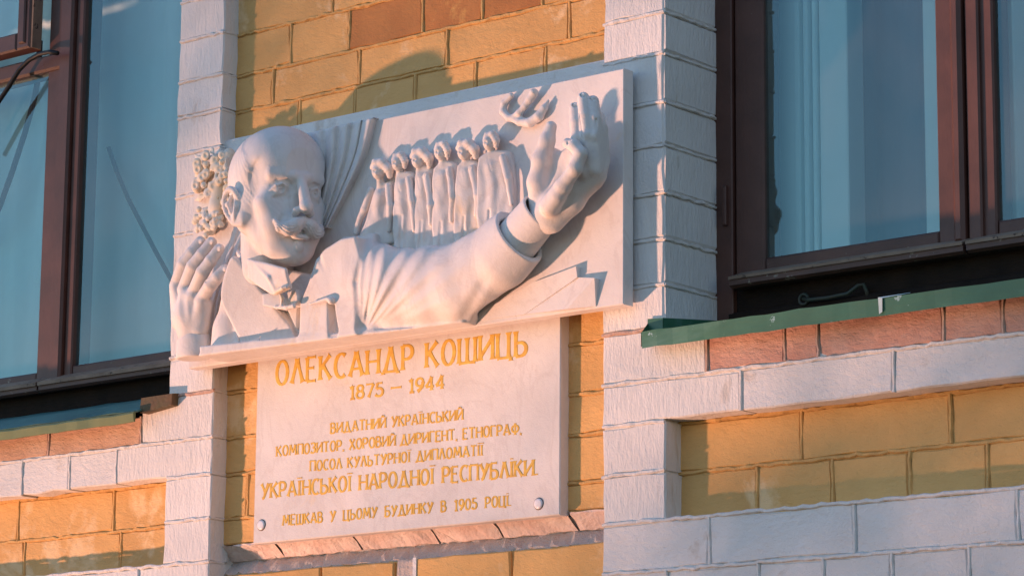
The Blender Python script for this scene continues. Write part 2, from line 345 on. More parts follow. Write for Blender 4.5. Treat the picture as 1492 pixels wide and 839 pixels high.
# middle panel
O = M['orange']
def mrow(ci, pxs, ms=None, x0=XL1-.012, x1=XR0+.012):
    xs = [x0]+sorted(PX(ci, pxs, RM))+[x1]; zt, zb = ZC[ci], ZC[ci+1]
    for i, (a, b) in enumerate(zip(xs, xs[1:])): brick(a, b, zt, zb, RM, ms[i] if ms else Ym)
    for x in xs[1:-1]: bead('yellow', (x, RM, zb+.002), (x, RM, zt-.002))
    bead('yellow', (XL1, RM, zt), (XR0, RM, zt))
mrow(0, [440, 560, 690, 800]); mrow(1, [400, 520, 640, 760])
mrow(2, [485, 585, 700, 800], [Ym, Ym, O, O, Ym])
mrow(3, [424, 509, 616, 703, 790], [Ym, Ym, O, O, O, Ym])
mrow(4, [398, 524, 651, 830]); mrow(5, [437, 518, 605, 693, 795])
mrow(10, [400, 520, 640, 760]); mrow(11, [430, 560, 690, 800]); mrow(12, [400, 520, 640, 760]); mrow(13, [430, 560, 690, 800]); mrow(14, [361, 450, 560, 700]); 
# last course above the ledge is shorter
ZL = 3-.403
def short_row(xs):
    for a, b in zip(xs, xs[1:]): brick(a, b, ZC[15], ZL, RM, Ym)
    bead('yellow', (XL1, RM, ZC[15]), (XR0, RM, ZC[15]))
short_row([XL1-.012, -.6, -.35, -.1, XR0+.012])
# white band the relief hangs on (top edge just above the relief)
ZB = 3.3875
bandm = MB(); bandm.box(XL1-.006, XR0+.006, .014, .05, ZC[10]+.005, ZB, .003); bandm.build('painted_band', M['whiteh'], bld)
# crumbling ledge: sloping underside, step with its shade painted grey, then ochre again
def strip(name, prof, xs, mt, jit=.0012, parent=bld):
    """strip of sheet between two (Y,Z) profile points, xs across"""
    v = []; f = []; n = len(prof)
    for x in xs:
        for (y, z) in prof: v.append((x, y+random.gauss(0, jit), z+random.gauss(0, jit)))
    for i in range(len(xs)-1):
        for k in range(n-1): f.append((i*n+k, i*n+k+1, (i+1)*n+k+1, (i+1)*n+k))
    return mesh(name, v, f, mt, parent)
z0 = ZL; joints = [XL1-.006]+[W(p, 785, .045)[0] for p in (405, 518, 630, 723, 833)]+[XR0+.006]
for a, b in zip(joints, joints[1:]):
    n = max(2, int((b-a)/.015)); xs = [a+.0022+(b-a-.0044)*i/n for i in range(n+1)]
    strip('brick', [(RM+.03, z0+.004), (RM-.004, z0+.001), (RM-.003, z0-.003), (RM+.012, z0-.014), (RM+.026, z0-.027), (RM+.05, z0-.029)], xs, M['pink'])
xs = [XL1-.006+i*(XR0-XL1+.012)/80 for i in range(81)]
strip('shaded_ledge', [(RM+.03, z0+.0), (RM+.006, z0-.004), (RM+.028, z0-.024), (RM+.030, z0-.029), (RM+.014, z0-.043), (RM+.002, z0-.054), (RM+.002, z0-.058), (RM+.03, z0-.06)], xs, M['grey'], .0014)
zt = z0-.054
xs2 = [XL1-.012]+[W(p, 825, RM)[0] for p in (470, 578, 607, 747)]+[XR0+.012]
for i, (a, b) in enumerate(zip(xs2, xs2[1:])):
    brick(a, b, zt, ZC[17]-.03, RM-.004, M['grey'] if i == 2 else Ym)
cbox('white', xs2[3]-.005, xs2[3]+.003, RM-.005, RM+.05, ZC[17]-.03, zt)
for i, (a, b) in enumerate(zip([XL1-.012, -.55, -.3, 0, XR0+.012], [-.55, -.3, 0, XR0+.012])): brick(a, b, ZC[17]-.03, ZC[19], RM-.004, Ym)
for k, mm in (('white', 'mwhite'), ('yellow', 'myellow'), ('bare', 'msalmon')):
    mortar[k].build('mortar', M[mm], bld, kind='stuff')

# ------------------------------------------------------------------ windows (parts of the building)
ZT = 4.4
# right window
fr = MB()
fr.box(.330, .371, REV, .30, 2.86, ZT, .002); fr.box(.373, .4345, REV+.006, REV+.055, 2.99, ZT, .003)
fr.box(.354, .3625, REV-.008, REV+.02, 3.09, 3.16, .002)      # hinge knuckle
wr = fr.build('window', M['wood'], bld, label='right window with brown frame and white inner sash behind the glass')
mb = MB(); mb.box(.4345, .785, REV+.006, REV+.055, 2.997, 3.0245, .004); mb.build('bottom_rail', M['woodh'], wr)
mb = MB(); mb.box(.785, .822, REV+.004, REV+.055, 2.997, ZT, .003); mb.box(.822, .843, REV-.014, REV+.05, 2.995, ZT, .006)
mb.build('sash_stile', M['wood'], wr)
mb = MB(); mb.box(.846, .895, REV+.004, REV+.055, 2.997, ZT, .003); mb.box(.846, .872, REV-.004, REV+.05, 2.996, ZT, .003); mb.build('sash_stile', M['wood'], wr)
mb = MB(); mb.box(.895, 1.6, REV+.006, REV+.055, 2.997, 3.026, .004); mb.build('bottom_rail', M['woodh'], wr)
for x0, x1 in ((.385, .851), (.857, 1.6)):
    mb = MB(); mb.prism([(REV+.01, 3.002), (REV-.026, 2.990), (REV-.030, 2.986), (REV-.030, 2.976), (REV-.022, 2.972), (REV+.01, 2.974)], 'x', x0, x1); mb.build('drip_board', M['woodh'], wr)
    mb = MB(); mb.prism([(REV+.006, 3.0045), (REV-.033, 2.9905), (REV-.033, 2.9855), (REV-.031, 2.9865), (REV-.028, 2.9885), (REV+.006, 2.999)], 'x', x0, x1); mb.build('drip_edge', M['drip'], wr)
mb = MB(); mb.box(.36, 1.6, REV+.012, REV+.10, 2.80, 2.985, .002); mb.box(.36, 1.6, REV-.002, REV+.05, 2.915, 2.935, .004); mb.build('bottom_beam', M['dark'], wr)
mb = MB(); mb.add([(.43, REV+.015, 3.02), (.79, REV+.015, 3.02), (.79, REV+.015, ZT), (.43, REV+.015, ZT)], [(0, 1, 2, 3)]); mb.build('pane', M['glass'], wr)
mb = MB(); mb.add([(.89, REV+.015, 3.02), (1.6, REV+.015, 3.02), (1.6, REV+.015, ZT), (.89, REV+.015, ZT)], [(0, 1, 2, 3)]); mb.build('pane', M['glass'], wr)
# window hook below the drip board
mb = MB(); hk = [W(1170, 435, REV+.0), W(1178, 437, REV-.01), W(1205, 434, REV-.012), W(1235, 428, REV-.01), W(1250, 416, REV-.008), W(1258, 414, REV-.004), W(1263, 425, REV+.0), W(1265, 436, REV+.004)]
mb.tube(hk, .0035, 8)
ring = [W(1171, 436, REV-.004)+np.array([.009*math.cos(a), 0, .009*math.sin(a)]) for a in np.linspace(0, 6.28, 13)]; mb.tube(ring, .0028, 6)
mb.build('window_hook', M['iron'], wr, smooth=True)
# what stands behind the glass
def at(px, Y, z=3.3):
    lo, hi = -2.5, 2.5
    for _ in range(40):
        mid = (lo+hi)/2; d = np.array([mid, Y, z])-CP
        if 746+FPX*(d@RT)/(d@FW) < px: lo = mid
        else: hi = mid
    return lo
YI = REV+.095
mb = MB()
xs = [at(p, YI) for p in (1095, 1163, 1172, 1178, 1186, 1194, 1236)]
for i, (a, b) in enumerate(zip(xs, xs[1:])): mb.box(a, b-.0015, YI-(.0, .012, .004, .016, .006, .0)[i], YI+.05, 2.8, ZT, .002)
mb.build('inner_sash', M['inner'], wr)
mb = MB(); a = at(1345, YI); mb.box(a, a+.05, YI, YI+.05, 2.8, ZT, .003); mb.box(at(1466, YI), at(1478, YI), YI, YI+.05, 2.8, ZT, .003); mb.build('inner_sash', M['inner'], wr)
def drape(name, x0, x1, Y, z0, z1, amp, per, m, parent=None, label=None, ph=0, z_gather=0):
    nx = int((x1-x0)/.006)+2; nz = 14; v = []; f = []
    for j in range(nz):
        z = z0+(z1-z0)*j/(nz-1)
        for i in range(nx):
            x = x0+(x1-x0)*i/(nx-1)
            v.append((x+.004*math.sin(z*5+i*.3), Y+amp*math.sin(2*math.pi*x/per+ph+.5*math.sin(x*17)+.25*math.sin(z*3))+amp*.4*math.sin(2*math.pi*x/per*2.3), z))
    for j in range(nz-1):
        for i in range(nx-1): f.append((j*nx+i, j*nx+i+1, (j+1)*nx+i+1, (j+1)*nx+i))
    o = mesh(name, v, np.array(f), m, None, True); o['label'] = label; o['category'] = 'curtain'; return o
drape('curtain', .35, 1.02, YI+.20, 2.75, 4.5, .006, .09, M['curtain2'], label='dusky blue curtain hanging behind the white inner sash of the right window')
drape('curtain', 1.03, 1.9, YI+.06, 2.75, 4.5, .008, .12, M['curtain'], label='pale curtain behind the window pane at the right edge')
# left window
YW = REV
fl = MB(); fl.box(XL0-.10, XL0+.05, YW, .3, 2.86, ZT, .002); fl.box(-1.385, -1.345, YW-.008, YW+.05, 2.985, ZT, .005); fl.box(-1.345, -1.321, YW+.004, YW+.055, 2.985, ZT, .003)
wl = fl.build('window', M['wood'], bld, label='left window with brown mullion and grey-blue curtain behind')
mb = MB(); mb.box(-1.43, -1.385, YW+.004, YW+.055, 2.985, ZT, .003); mb.build('sash_stile', M['wood'], wl)
mb = MB(); mb.box(-1.321, -.95, YW+.006, YW+.055, 2.985, 3.0235, .004); mb.build('bottom_rail', M['woodh'], wl)
mb = MB(); mb.box(-2.2, -1.43, YW+.006, YW+.055, 2.985, 3.0205, .004); mb.build('bottom_rail', M['woodh'], wl)
mb = MB(); mb.box(-2.2, -1.374, YW-.004, YW+.05, 3.672, 3.708, .005); mb.build('transom', M['wood'], wl)
for x0, x1 in ((-2.2, -1.392), (-1.386, -.93)):
    mb = MB(); mb.prism([(YW+.01, 3.004), (YW-.022, 2.990), (YW-.026, 2.986), (YW-.026, 2.974), (YW-.018, 2.970), (YW+.01, 2.974)], 'x', x0, x1); mb.build('drip_board', M['woodh'], wl)
    mb = MB(); mb.prism([(YW+.006, 3.0065), (YW-.030, 2.9905), (YW-.030, 2.983), (YW-.027, 2.985), (YW-.024, 2.9885), (YW+.006, 3.001)], 'x', x0, x1); mb.build('drip_edge', M['drip'], wl)
mb = MB(); mb.box(-2.2, XL0-.0, YW+.012, YW+.10, 2.80, 2.985, .002); mb.box(-2.2, XL0-.02, YW-.002, YW+.05, 2.905, 2.925, .004); mb.build('bottom_beam', M['dark'], wl)
mb = MB(); mb.add([(-2.2, YW+.015, 3.0), (-1.36, YW+.015, 3.0), (-1.36, YW+.015, 3.69), (-2.2, YW+.015, 3.69)], [(0, 1, 2, 3)]); mb.build('pane', M['glass'], wl)
mb = MB(); mb.add([(-1.33, YW+.016, 3.01), (-.85, YW+.016, 3.01), (-.85, YW+.016, ZT), (-1.33, YW+.016, ZT)], [(0, 1, 2, 3)]); mb.build('pane', M['glass'], wl)
# small vent sash, ajar, above the transom
mb = MB(); YV = YW-.035
xr = at(44, YV, 3.8); xi = at(25, YV, 3.8); zb_ = 3.722; zi = 3.762
mb.box(xi, xr, YV, YV+.035, zb_, ZT, .004); mb.box(-2.2, xi, YV, YV+.035, zb_, zi, .004); mb.box(xi+.012, xr-.012, YV-.005, YV+.01, zb_+.012, ZT, .003)
vs = mb.build('vent_sash', M['wood'], wl)
mb = MB(); mb.add([(-2.2, YV+.02, zi), (xi, YV+.02, zi), (xi, YV+.02, ZT), (-2.2, YV+.02, ZT)], [(0, 1, 2, 3)]); mb.build('pane', M['glass'], wl)
mb = MB(); mb.box(xr+.001, xr+.006, YV+.004, YV+.03, zb_, ZT, 0); mb.build('flaking_edge', M['drip'], wl)
mb = MB(); mb.box(xr+.004, -1.43, YW+.03, YW+.05, 3.70, ZT, 0); mb.build('inner_board', M['room'], wl)
drape('curtain', -2.3, -.80, YI+.05, 2.75, 4.6, .008, .19, M['curtain'], label='grey-blue curtain filling the left window behind its panes')
# dark rooms behind
for x0, x1, nm in ((-2.3, XL0+.05, 'room_wall'), (XR1-.03, 2.0, 'room_wall')):
    mb = MB(); mb.box(x0, x1, .95, 1.0, 2.5, 4.8); mb.box(x0, x1, .4, .95, 2.5, 2.55); mb.box(x0, x1, .4, .95, 4.75, 4.8); mb.box(x0-.02, x0, .3, 1.0, 2.5, 4.8); mb.box(x1, x1+.02, .3, 1., 2.5, 4.8)
    mb.build(nm, M['room'], bld)
# metal sills
sr = MB(); n = 40; xs = [.318+i*(1.6-.318)/n for i in range(n+1)]
def sill(mb, x0, x1, prof, n=40, jit=.0007):
    k = len(prof); b = len(mb.v); v = []
    for i in range(n+1):
        x = x0+(x1-x0)*i/n; jy, jz = random.gauss(0, jit), random.gauss(0, jit)
        for (y, z) in prof: v.append((x, y+jy, z+jz))
    f = [(i*k+a, i*k+(a+1) % k, (i+1)*k+(a+1) % k, (i+1)*k+a) for i in range(n) for a in range(k)]
    f += [tuple(range(k))[::-1], tuple(n*k+a for a in range(k))]; mb.add(v, f)
sill(sr, .320, 1.6, [(-.040, 2.851), (-.042, 2.879), (-.03, 2.8815), (.17, 2.915), (.17, 2.912), (-.03, 2.877), (-.037, 2.875), (-.037, 2.852)])
slr = sr.build('window_sill', M['green'], bld, label='green painted metal sill under the right window')
mb = MB(); mb.add([(.3055, -.006, 2.868), (.3375, -.006, 2.872), (.3375, -.006, 2.906), (.3055, -.006, 2.908), (.3055, -.0045, 2.868), (.3375, -.0045, 2.872), (.3375, -.0045, 2.906), (.3055, -.0045, 2.908)], [(0, 1, 2, 3), (7, 6, 5, 4), (0, 4, 5, 1), (1, 5, 6, 2), (2, 6, 7, 3), (3, 7, 4, 0)])
mb.add([(.3385, -.006, 2.872), (.3385, .15, 2.90), (.3385, .15, 2.925), (.3385, -.006, 2.906)], [(0, 1, 2, 3)])
mb.add([(.3055, -.006, 2.868), (.3055, -.006, 2.90), (.318, -.041, 2.877), (.318, -.041, 2.853)], [(0, 1, 2, 3)]); mb.build('sill_upstand', M['green'], slr)
xd = W(1284, 455, -.042)[0]
mb = MB(); mb.add([(xd-.003, -.0436, 2.853), (xd+.003, -.0436, 2.856), (xd+.004, -.0446, 2.878), (xd+.05, -.036, 2.882), (xd+.048, -.030, 2.884), (xd-.004, -.0446, 2.880)], [(0, 1, 2, 5), (5, 2, 3, 4)]); mb.build('paint_drip', M['paint_drip'], slr)
sl = MB(); sill(sl, -2.2, -.912, [(-.036, 2.862), (-.040, 2.864), (.055, 2.903), (.15, 2.93), (.15, 2.927), (.055, 2.899)])
sll = sl.build('window_sill', M['teal'], bld, label='teal painted metal sill under the left window')
mb = MB(); sill(mb, -2.2, -.916, [(-.042, 2.842), (-.044, 2.858), (-.041, 2.862), (-.037, 2.860), (-.038, 2.842)]); mb.build('sill_lip', M['olive'], sll)
mb = MB(); mb.add([(-.918, -.026, 2.862), (-.838, -.018, 2.871), (-.836, -.018, 2.893), (-.916, -.024, 2.891), (-.918, .01, 2.862), (-.838, .01, 2.871), (-.836, .01, 2.897), (-.916, .01, 2.895)], [(0, 1, 2, 3), (7, 6, 5, 4), (0, 4, 5, 1), (1, 5, 6, 2), (2, 6, 7, 3), (3, 7, 4, 0)]); mb.build('sill_end', M['rust'], sll)
# cables, and a stand-in for a reflected one
mb = MB(); mb.tube([W(p[0], p[1], YW-.03-.0*i) for i, p in enumerate([(-40, 215), (-10, 160), (12, 128), (28, 102), (42, 88), (58, 79), (72, 76), (84, 78)])], .0052, 8)
tag(mb.build('cable', M['rubber'], None, True), 'black cable drooping from the brown mullion past the small vent sash', 'cable')
mb = MB(); mb.tube([W(p[0], p[1], YI) for i, p in enumerate([(58, 60), (56, 112), (50, 145), (36, 195), (18, 250), (0, 300), (-25, 350)])], .0065, 8)
tag(mb.build('cable', M['rubber'], None, True), 'cable hanging behind the glass of the leftmost pane', 'cable')
mb = MB(); mb.tube([W(p[0], p[1], YI) for i, p in enumerate([(158, 215), (170, 250), (186, 288), (205, 325), (226, 365), (248, 405), (275, 450)])], .005, 8)  # dark tube put in for the reflection of a cable in the pane
tag(mb.build('cable', M['rubber'], None, True), 'slanting dark tube behind the glass, standing in for a cable reflection', 'cable')

# ------------------------------------------------------------------ carving tools: distance fields turned into one smooth surface
class Field:
    def __init__(s, lo, hi, res):
        s.lo = np.array(lo, float); s.res = res; s.n = np.ceil((np.array(hi)-s.lo)/res).astype(int)+1
        s.ax = [(s.lo[i]+res*np.arange(s.n[i])).astype(np.float32) for i in range(3)]
        s.d = np.full(s.n, 1.0, np.float32)
    def sl(s, lo, hi):
        a = np.clip(np.floor((np.array(lo)-s.lo)/s.res).astype(int), 0, s.n); b = np.clip(np.ceil((np.array(hi)-s.lo)/s.res).astype(int)+1, 0, s.n)
        if (b <= a).any(): return None
        return tuple(slice(int(a[i]), int(b[i])) for i in range(3))
    def grid(s, sl): return s.ax[0][sl[0]][:, None, None], s.ax[1][sl[1]][None, :, None], s.ax[2][sl[2]][None, None, :]
    def put(s, lo, hi, fn, k=.0, op='u'):
        m = max(k*1.3, s.res*4); sl = s.sl(np.array(lo)-m, np.array(hi)+m)
        if sl is None: return s
        e = fn(*s.grid(sl)).astype(np.float32); d = s.d[sl]
        if op == 'u':
            if k > 0:
                h = np.clip(.5+.5*(d-e)/k, 0, 1); s.d[sl] = d+(e-d)*h-k*h*(1-h)
            else: s.d[sl] = np.minimum(d, e)
        elif op == 's':
            e = -e
            if k > 0:
                h = np.clip(.5-.5*(d-e)/k, 0, 1); s.d[sl] = d+(e-d)*h+k*h*(1-h)
            else: s.d[sl] = np.maximum(d, e)
        elif op == 'a': s.d[sl] = d+e
        return s
    def ell(s, c, r, k=.01, op='u', rot=None):
        c = np.array(c, float); r = np.array(r if hasattr(r, '__len__') else (r, r, r), float)
        R_ = None
        if rot:
            R_ = np.eye(3)
            for a, x in rot: R_ = R_@np.array(Matrix.Rotation(a, 3, x))
        ext = r if R_ is None else np.sqrt((R_**2)@(r**2))
        def fn(X, Y, Z):
            x, y, z = X-c[0], Y-c[1], Z-c[2]
            if R_ is not None: x, y, z = (R_[0, 0]*x+R_[1, 0]*y+R_[2, 0]*z, R_[0, 1]*x+R_[1, 1]*y+R_[2, 1]*z, R_[0, 2]*x+R_[1, 2]*y+R_[2, 2]*z)
            k0 = np.sqrt((x/r[0])**2+(y/r[1])**2+(z/r[2])**2); k1 = np.sqrt((x/r[0]**2)**2+(y/r[1]**2)**2+(z/r[2]**2)**2)
            return k0*(k0-1)/np.maximum(k1, 1e-6)
        return s.put(c-ext, c+ext, fn, k, op)
    def cap(s, a, b, ra, rb=None, k=.005, op='u', sq=None):
        """tapered capsule; sq=(vector, factor) squashes it along a direction"""
        rb = ra if rb is None else rb; a = np.array(a, float); b = np.array(b, float); ab = b-a; L2 = max(ab@ab, 1e-9); R = max(ra, rb)
        def fn(X, Y, Z):
            x, y, z = X-a[0], Y-a[1], Z-a[2]; t = np.clip((x*ab[0]+y*ab[1]+z*ab[2])/L2, 0, 1)
            dx, dy, dz = x-t*ab[0], y-t*ab[1], z-t*ab[2]
            if sq:
                v, q = sq; pr = dx*v[0]+dy*v[1]+dz*v[2]; q1 = 1/q-1
                return (np.sqrt((dx+pr*q1*v[0])**2+(dy+pr*q1*v[1])**2+(dz+pr*q1*v[2])**2)-(ra+(rb-ra)*t))*(.75 if q < 1 else 1)
            return np.sqrt(dx*dx+dy*dy+dz*dz)-(ra+(rb-ra)*t)
        return s.put(np.minimum(a, b)-R, np.maximum(a, b)+R, fn, k, op)
    def path(s, pts, rs, k=.004, op='u', sub=1, sq=None):
        pts = [np.array(p, float) for p in pts]; rs = list(rs) if hasattr(rs, '__len__') else [rs]*len(pts)
        for i in range(len(pts)-1): s.cap(pts[i], pts[i+1], rs[i], rs[i+1], k if i or op != 'u' else k, op, sq)
        return s
    def cut(s, c, n, lo, hi, k=.002):
        """plane cut: removes what lies on the side of c that n points to, inside the box lo..hi"""
        def fn(X, Y, Z): return -((X-c[0])*n[0]+(Y-c[1])*n[1]+(Z-c[2])*n[2])
        return s.put(np.minimum(lo, hi), np.maximum(lo, hi), fn, k, 's')
    def box(s, c, hf, rad=.002, k=0, op='u'):
        c = np.array(c, float); hf = np.array(hf, float)-rad
        def fn(X, Y, Z):
            qx, qy, qz = np.abs(X-c[0])-hf[0], np.abs(Y-c[1])-hf[1], np.abs(Z-c[2])-hf[2]
            return np.sqrt(np.maximum(qx, 0)**2+np.maximum(qy, 0)**2+np.maximum(qz, 0)**2)+np.minimum(np.maximum(qx, np.maximum(qy, qz)), 0)-rad
        return s.put(c-hf-rad, c+hf+rad, fn, k, op)
    def poly(s, pts, y0, y1, k=0, op='u', tilt=(0, 0), rnd=0.0):
        """polygon in the X-Z plane given by points, filled between depths y0 (front) and y1 (back)"""
        P_ = np.array([(p[0], p[-1]) for p in pts], float); n = len(P_); c0 = P_.mean(0)
        def fn(X, Y, Z):
            x, z = X[:, 0, :]+0*Z[0], Z[0]+0*X[:, 0, :]
            d = np.full(x.shape, 1e9); sg = np.ones(x.shape)
            for i in range(n):
                a, b = P_[i], P_[i-1]; ex, ez = b-a; wx, wz = x-a[0], z-a[1]
                t = np.clip((wx*ex+wz*ez)/(ex*ex+ez*ez+1e-12), 0, 1); d = np.minimum(d, (wx-t*ex)**2+(wz-t*ez)**2)
                c1 = z >= a[1]; c2 = z < b[1]; c3 = ex*wz > ez*wx
                fl = (c1 & c2 & c3) | (~c1 & ~c2 & ~c3); sg = np.where(fl, -sg, sg)
            d2 = (sg*np.sqrt(d))[:, None, :]+rnd
            f0 = y0+tilt[0]*(X-c0[0])+tilt[1]*(Z-c0[1])
            dy = np.maximum(f0-Y, Y-y1)+rnd
            return np.sqrt(np.maximum(d2, 0)**2+np.maximum(dy, 0)**2)+np.minimum(np.maximum(d2, dy), 0)-rnd
        mg = .01+abs(tilt[0])*.1+abs(tilt[1])*.1
        return s.put((P_[:, 0].min(), y0-mg, P_[:, 1].min()), (P_[:, 0].max(), y1, P_[:, 1].max()), fn, k, op)
    def mesh(s):
        """surface nets"""
        d = s.d; ins = d < 0
        for a in range(3):                                    # close the box
            i0 = [slice(None)]*3; i0[a] = 0; d[tuple(i0)] = np.maximum(d[tuple(i0)], s.res*.5); i0[a] = -1; d[tuple(i0)] = np.maximum(d[tuple(i0)], s.res*.5)
        ins = d < 0; nx, ny, nz = d.shape
        cnt = np.zeros((nx-1, ny-1, nz-1), np.int8)
        for i in (0, 1):
            for j in (0, 1):
                for k in (0, 1): cnt += ins[i:nx-1+i, j:ny-1+j, k:nz-1+k]
        act = (cnt > 0) & (cnt < 8); idx = np.full(act.shape, -1, np.int32); c = np.argwhere(act); idx[act] = np.arange(len(c))
        acc = np.zeros((len(c), 3)); num = np.zeros(len(c)); I, J, Kk = c.T
        cor = {(i, j, k): d[I+i, J+j, Kk+k] for i in (0, 1) for j in (0, 1) for k in (0, 1)}
        for p in cor:
            for a in range(3):
                if p[a] == 0:
                    q = list(p); q[a] = 1; v0, v1 = cor[p], cor[tuple(q)]; m = (v0 < 0) != (v1 < 0)
                    t = np.where(m, v0/np.where(m, v0-v1, 1), 0)
                    for b in range(3): acc[:, b] += np.where(m, p[b]+(t if b == a else 0), 0)
                    num += m
        V = s.lo+(c+acc/num[:, None])*s.res
        F_ = []
        for a in range(3):
            b, e = (a+1) % 3, (a+2) % 3
            s0 = [slice(None)]*3; s1 = [slice(None)]*3; s0[a] = slice(0, -1); s1[a] = slice(1, None)
            A, B = ins[tuple(s0)], ins[tuple(s1)]; ch = A != B
            sb = [slice(None)]*3; sb[b] = slice(1, -1); sb[e] = slice(1, -1); e_ = np.argwhere(ch[tuple(sb)])
            off = np.zeros(3, int); off[b] = 1; off[e] = 1; e_ = e_+off
            fl = A[tuple(e_.T)]
            def g(db, de):
                q = e_.copy(); q[:, b] += db; q[:, e] += de; return idx[tuple(q.T)]
            quad = np.stack([g(-1, -1), g(0, -1), g(0, 0), g(-1, 0)], 1)
            quad[~fl] = quad[~fl][:, ::-1]; F_.append(quad)
        return V, np.concatenate(F_)
    def build(s, name, m, parent, xf=None, label=None, relax=1):
        V, F_ = s.mesh()
        for _ in range(relax):                                # light smoothing
            acc = np.zeros_like(V); num = np.zeros(len(V))
            for a in range(4):
                i, j = F_[:, a], F_[:, (a+1) % 4]
                for q in range(3): acc[:, q] += np.bincount(i, V[j, q], len(V))+np.bincount(j, V[i, q], len(V))
                num += np.bincount(i, minlength=len(V))+np.bincount(j, minlength=len(V))
            V = V*.5+.5*acc/num[:, None]
        if xf is not None: V = V@np.array(xf[0]).T+np.array(xf[1])
        return mesh(name, V, F_, m, parent, True, label=label)

# ------------------------------------------------------------------ the marble relief
MARB = M['marble']
SF = .036                                                # front face of its slab stands this far out of the wall
rel = thing('relief_plaque', (-.25, -.02, 2.93), 'white marble relief of a moustached man raising one hand before six singers', 'memorial plaque')
SX0, SX1, SZ0, SZ1 = -.775, .277, 2.932, 3.346
mb = MB(); mb.box(SX0, SX1, -SF, -.010, SZ0, SZ1, .0015); slab = mb.build('slab', MARB, rel)

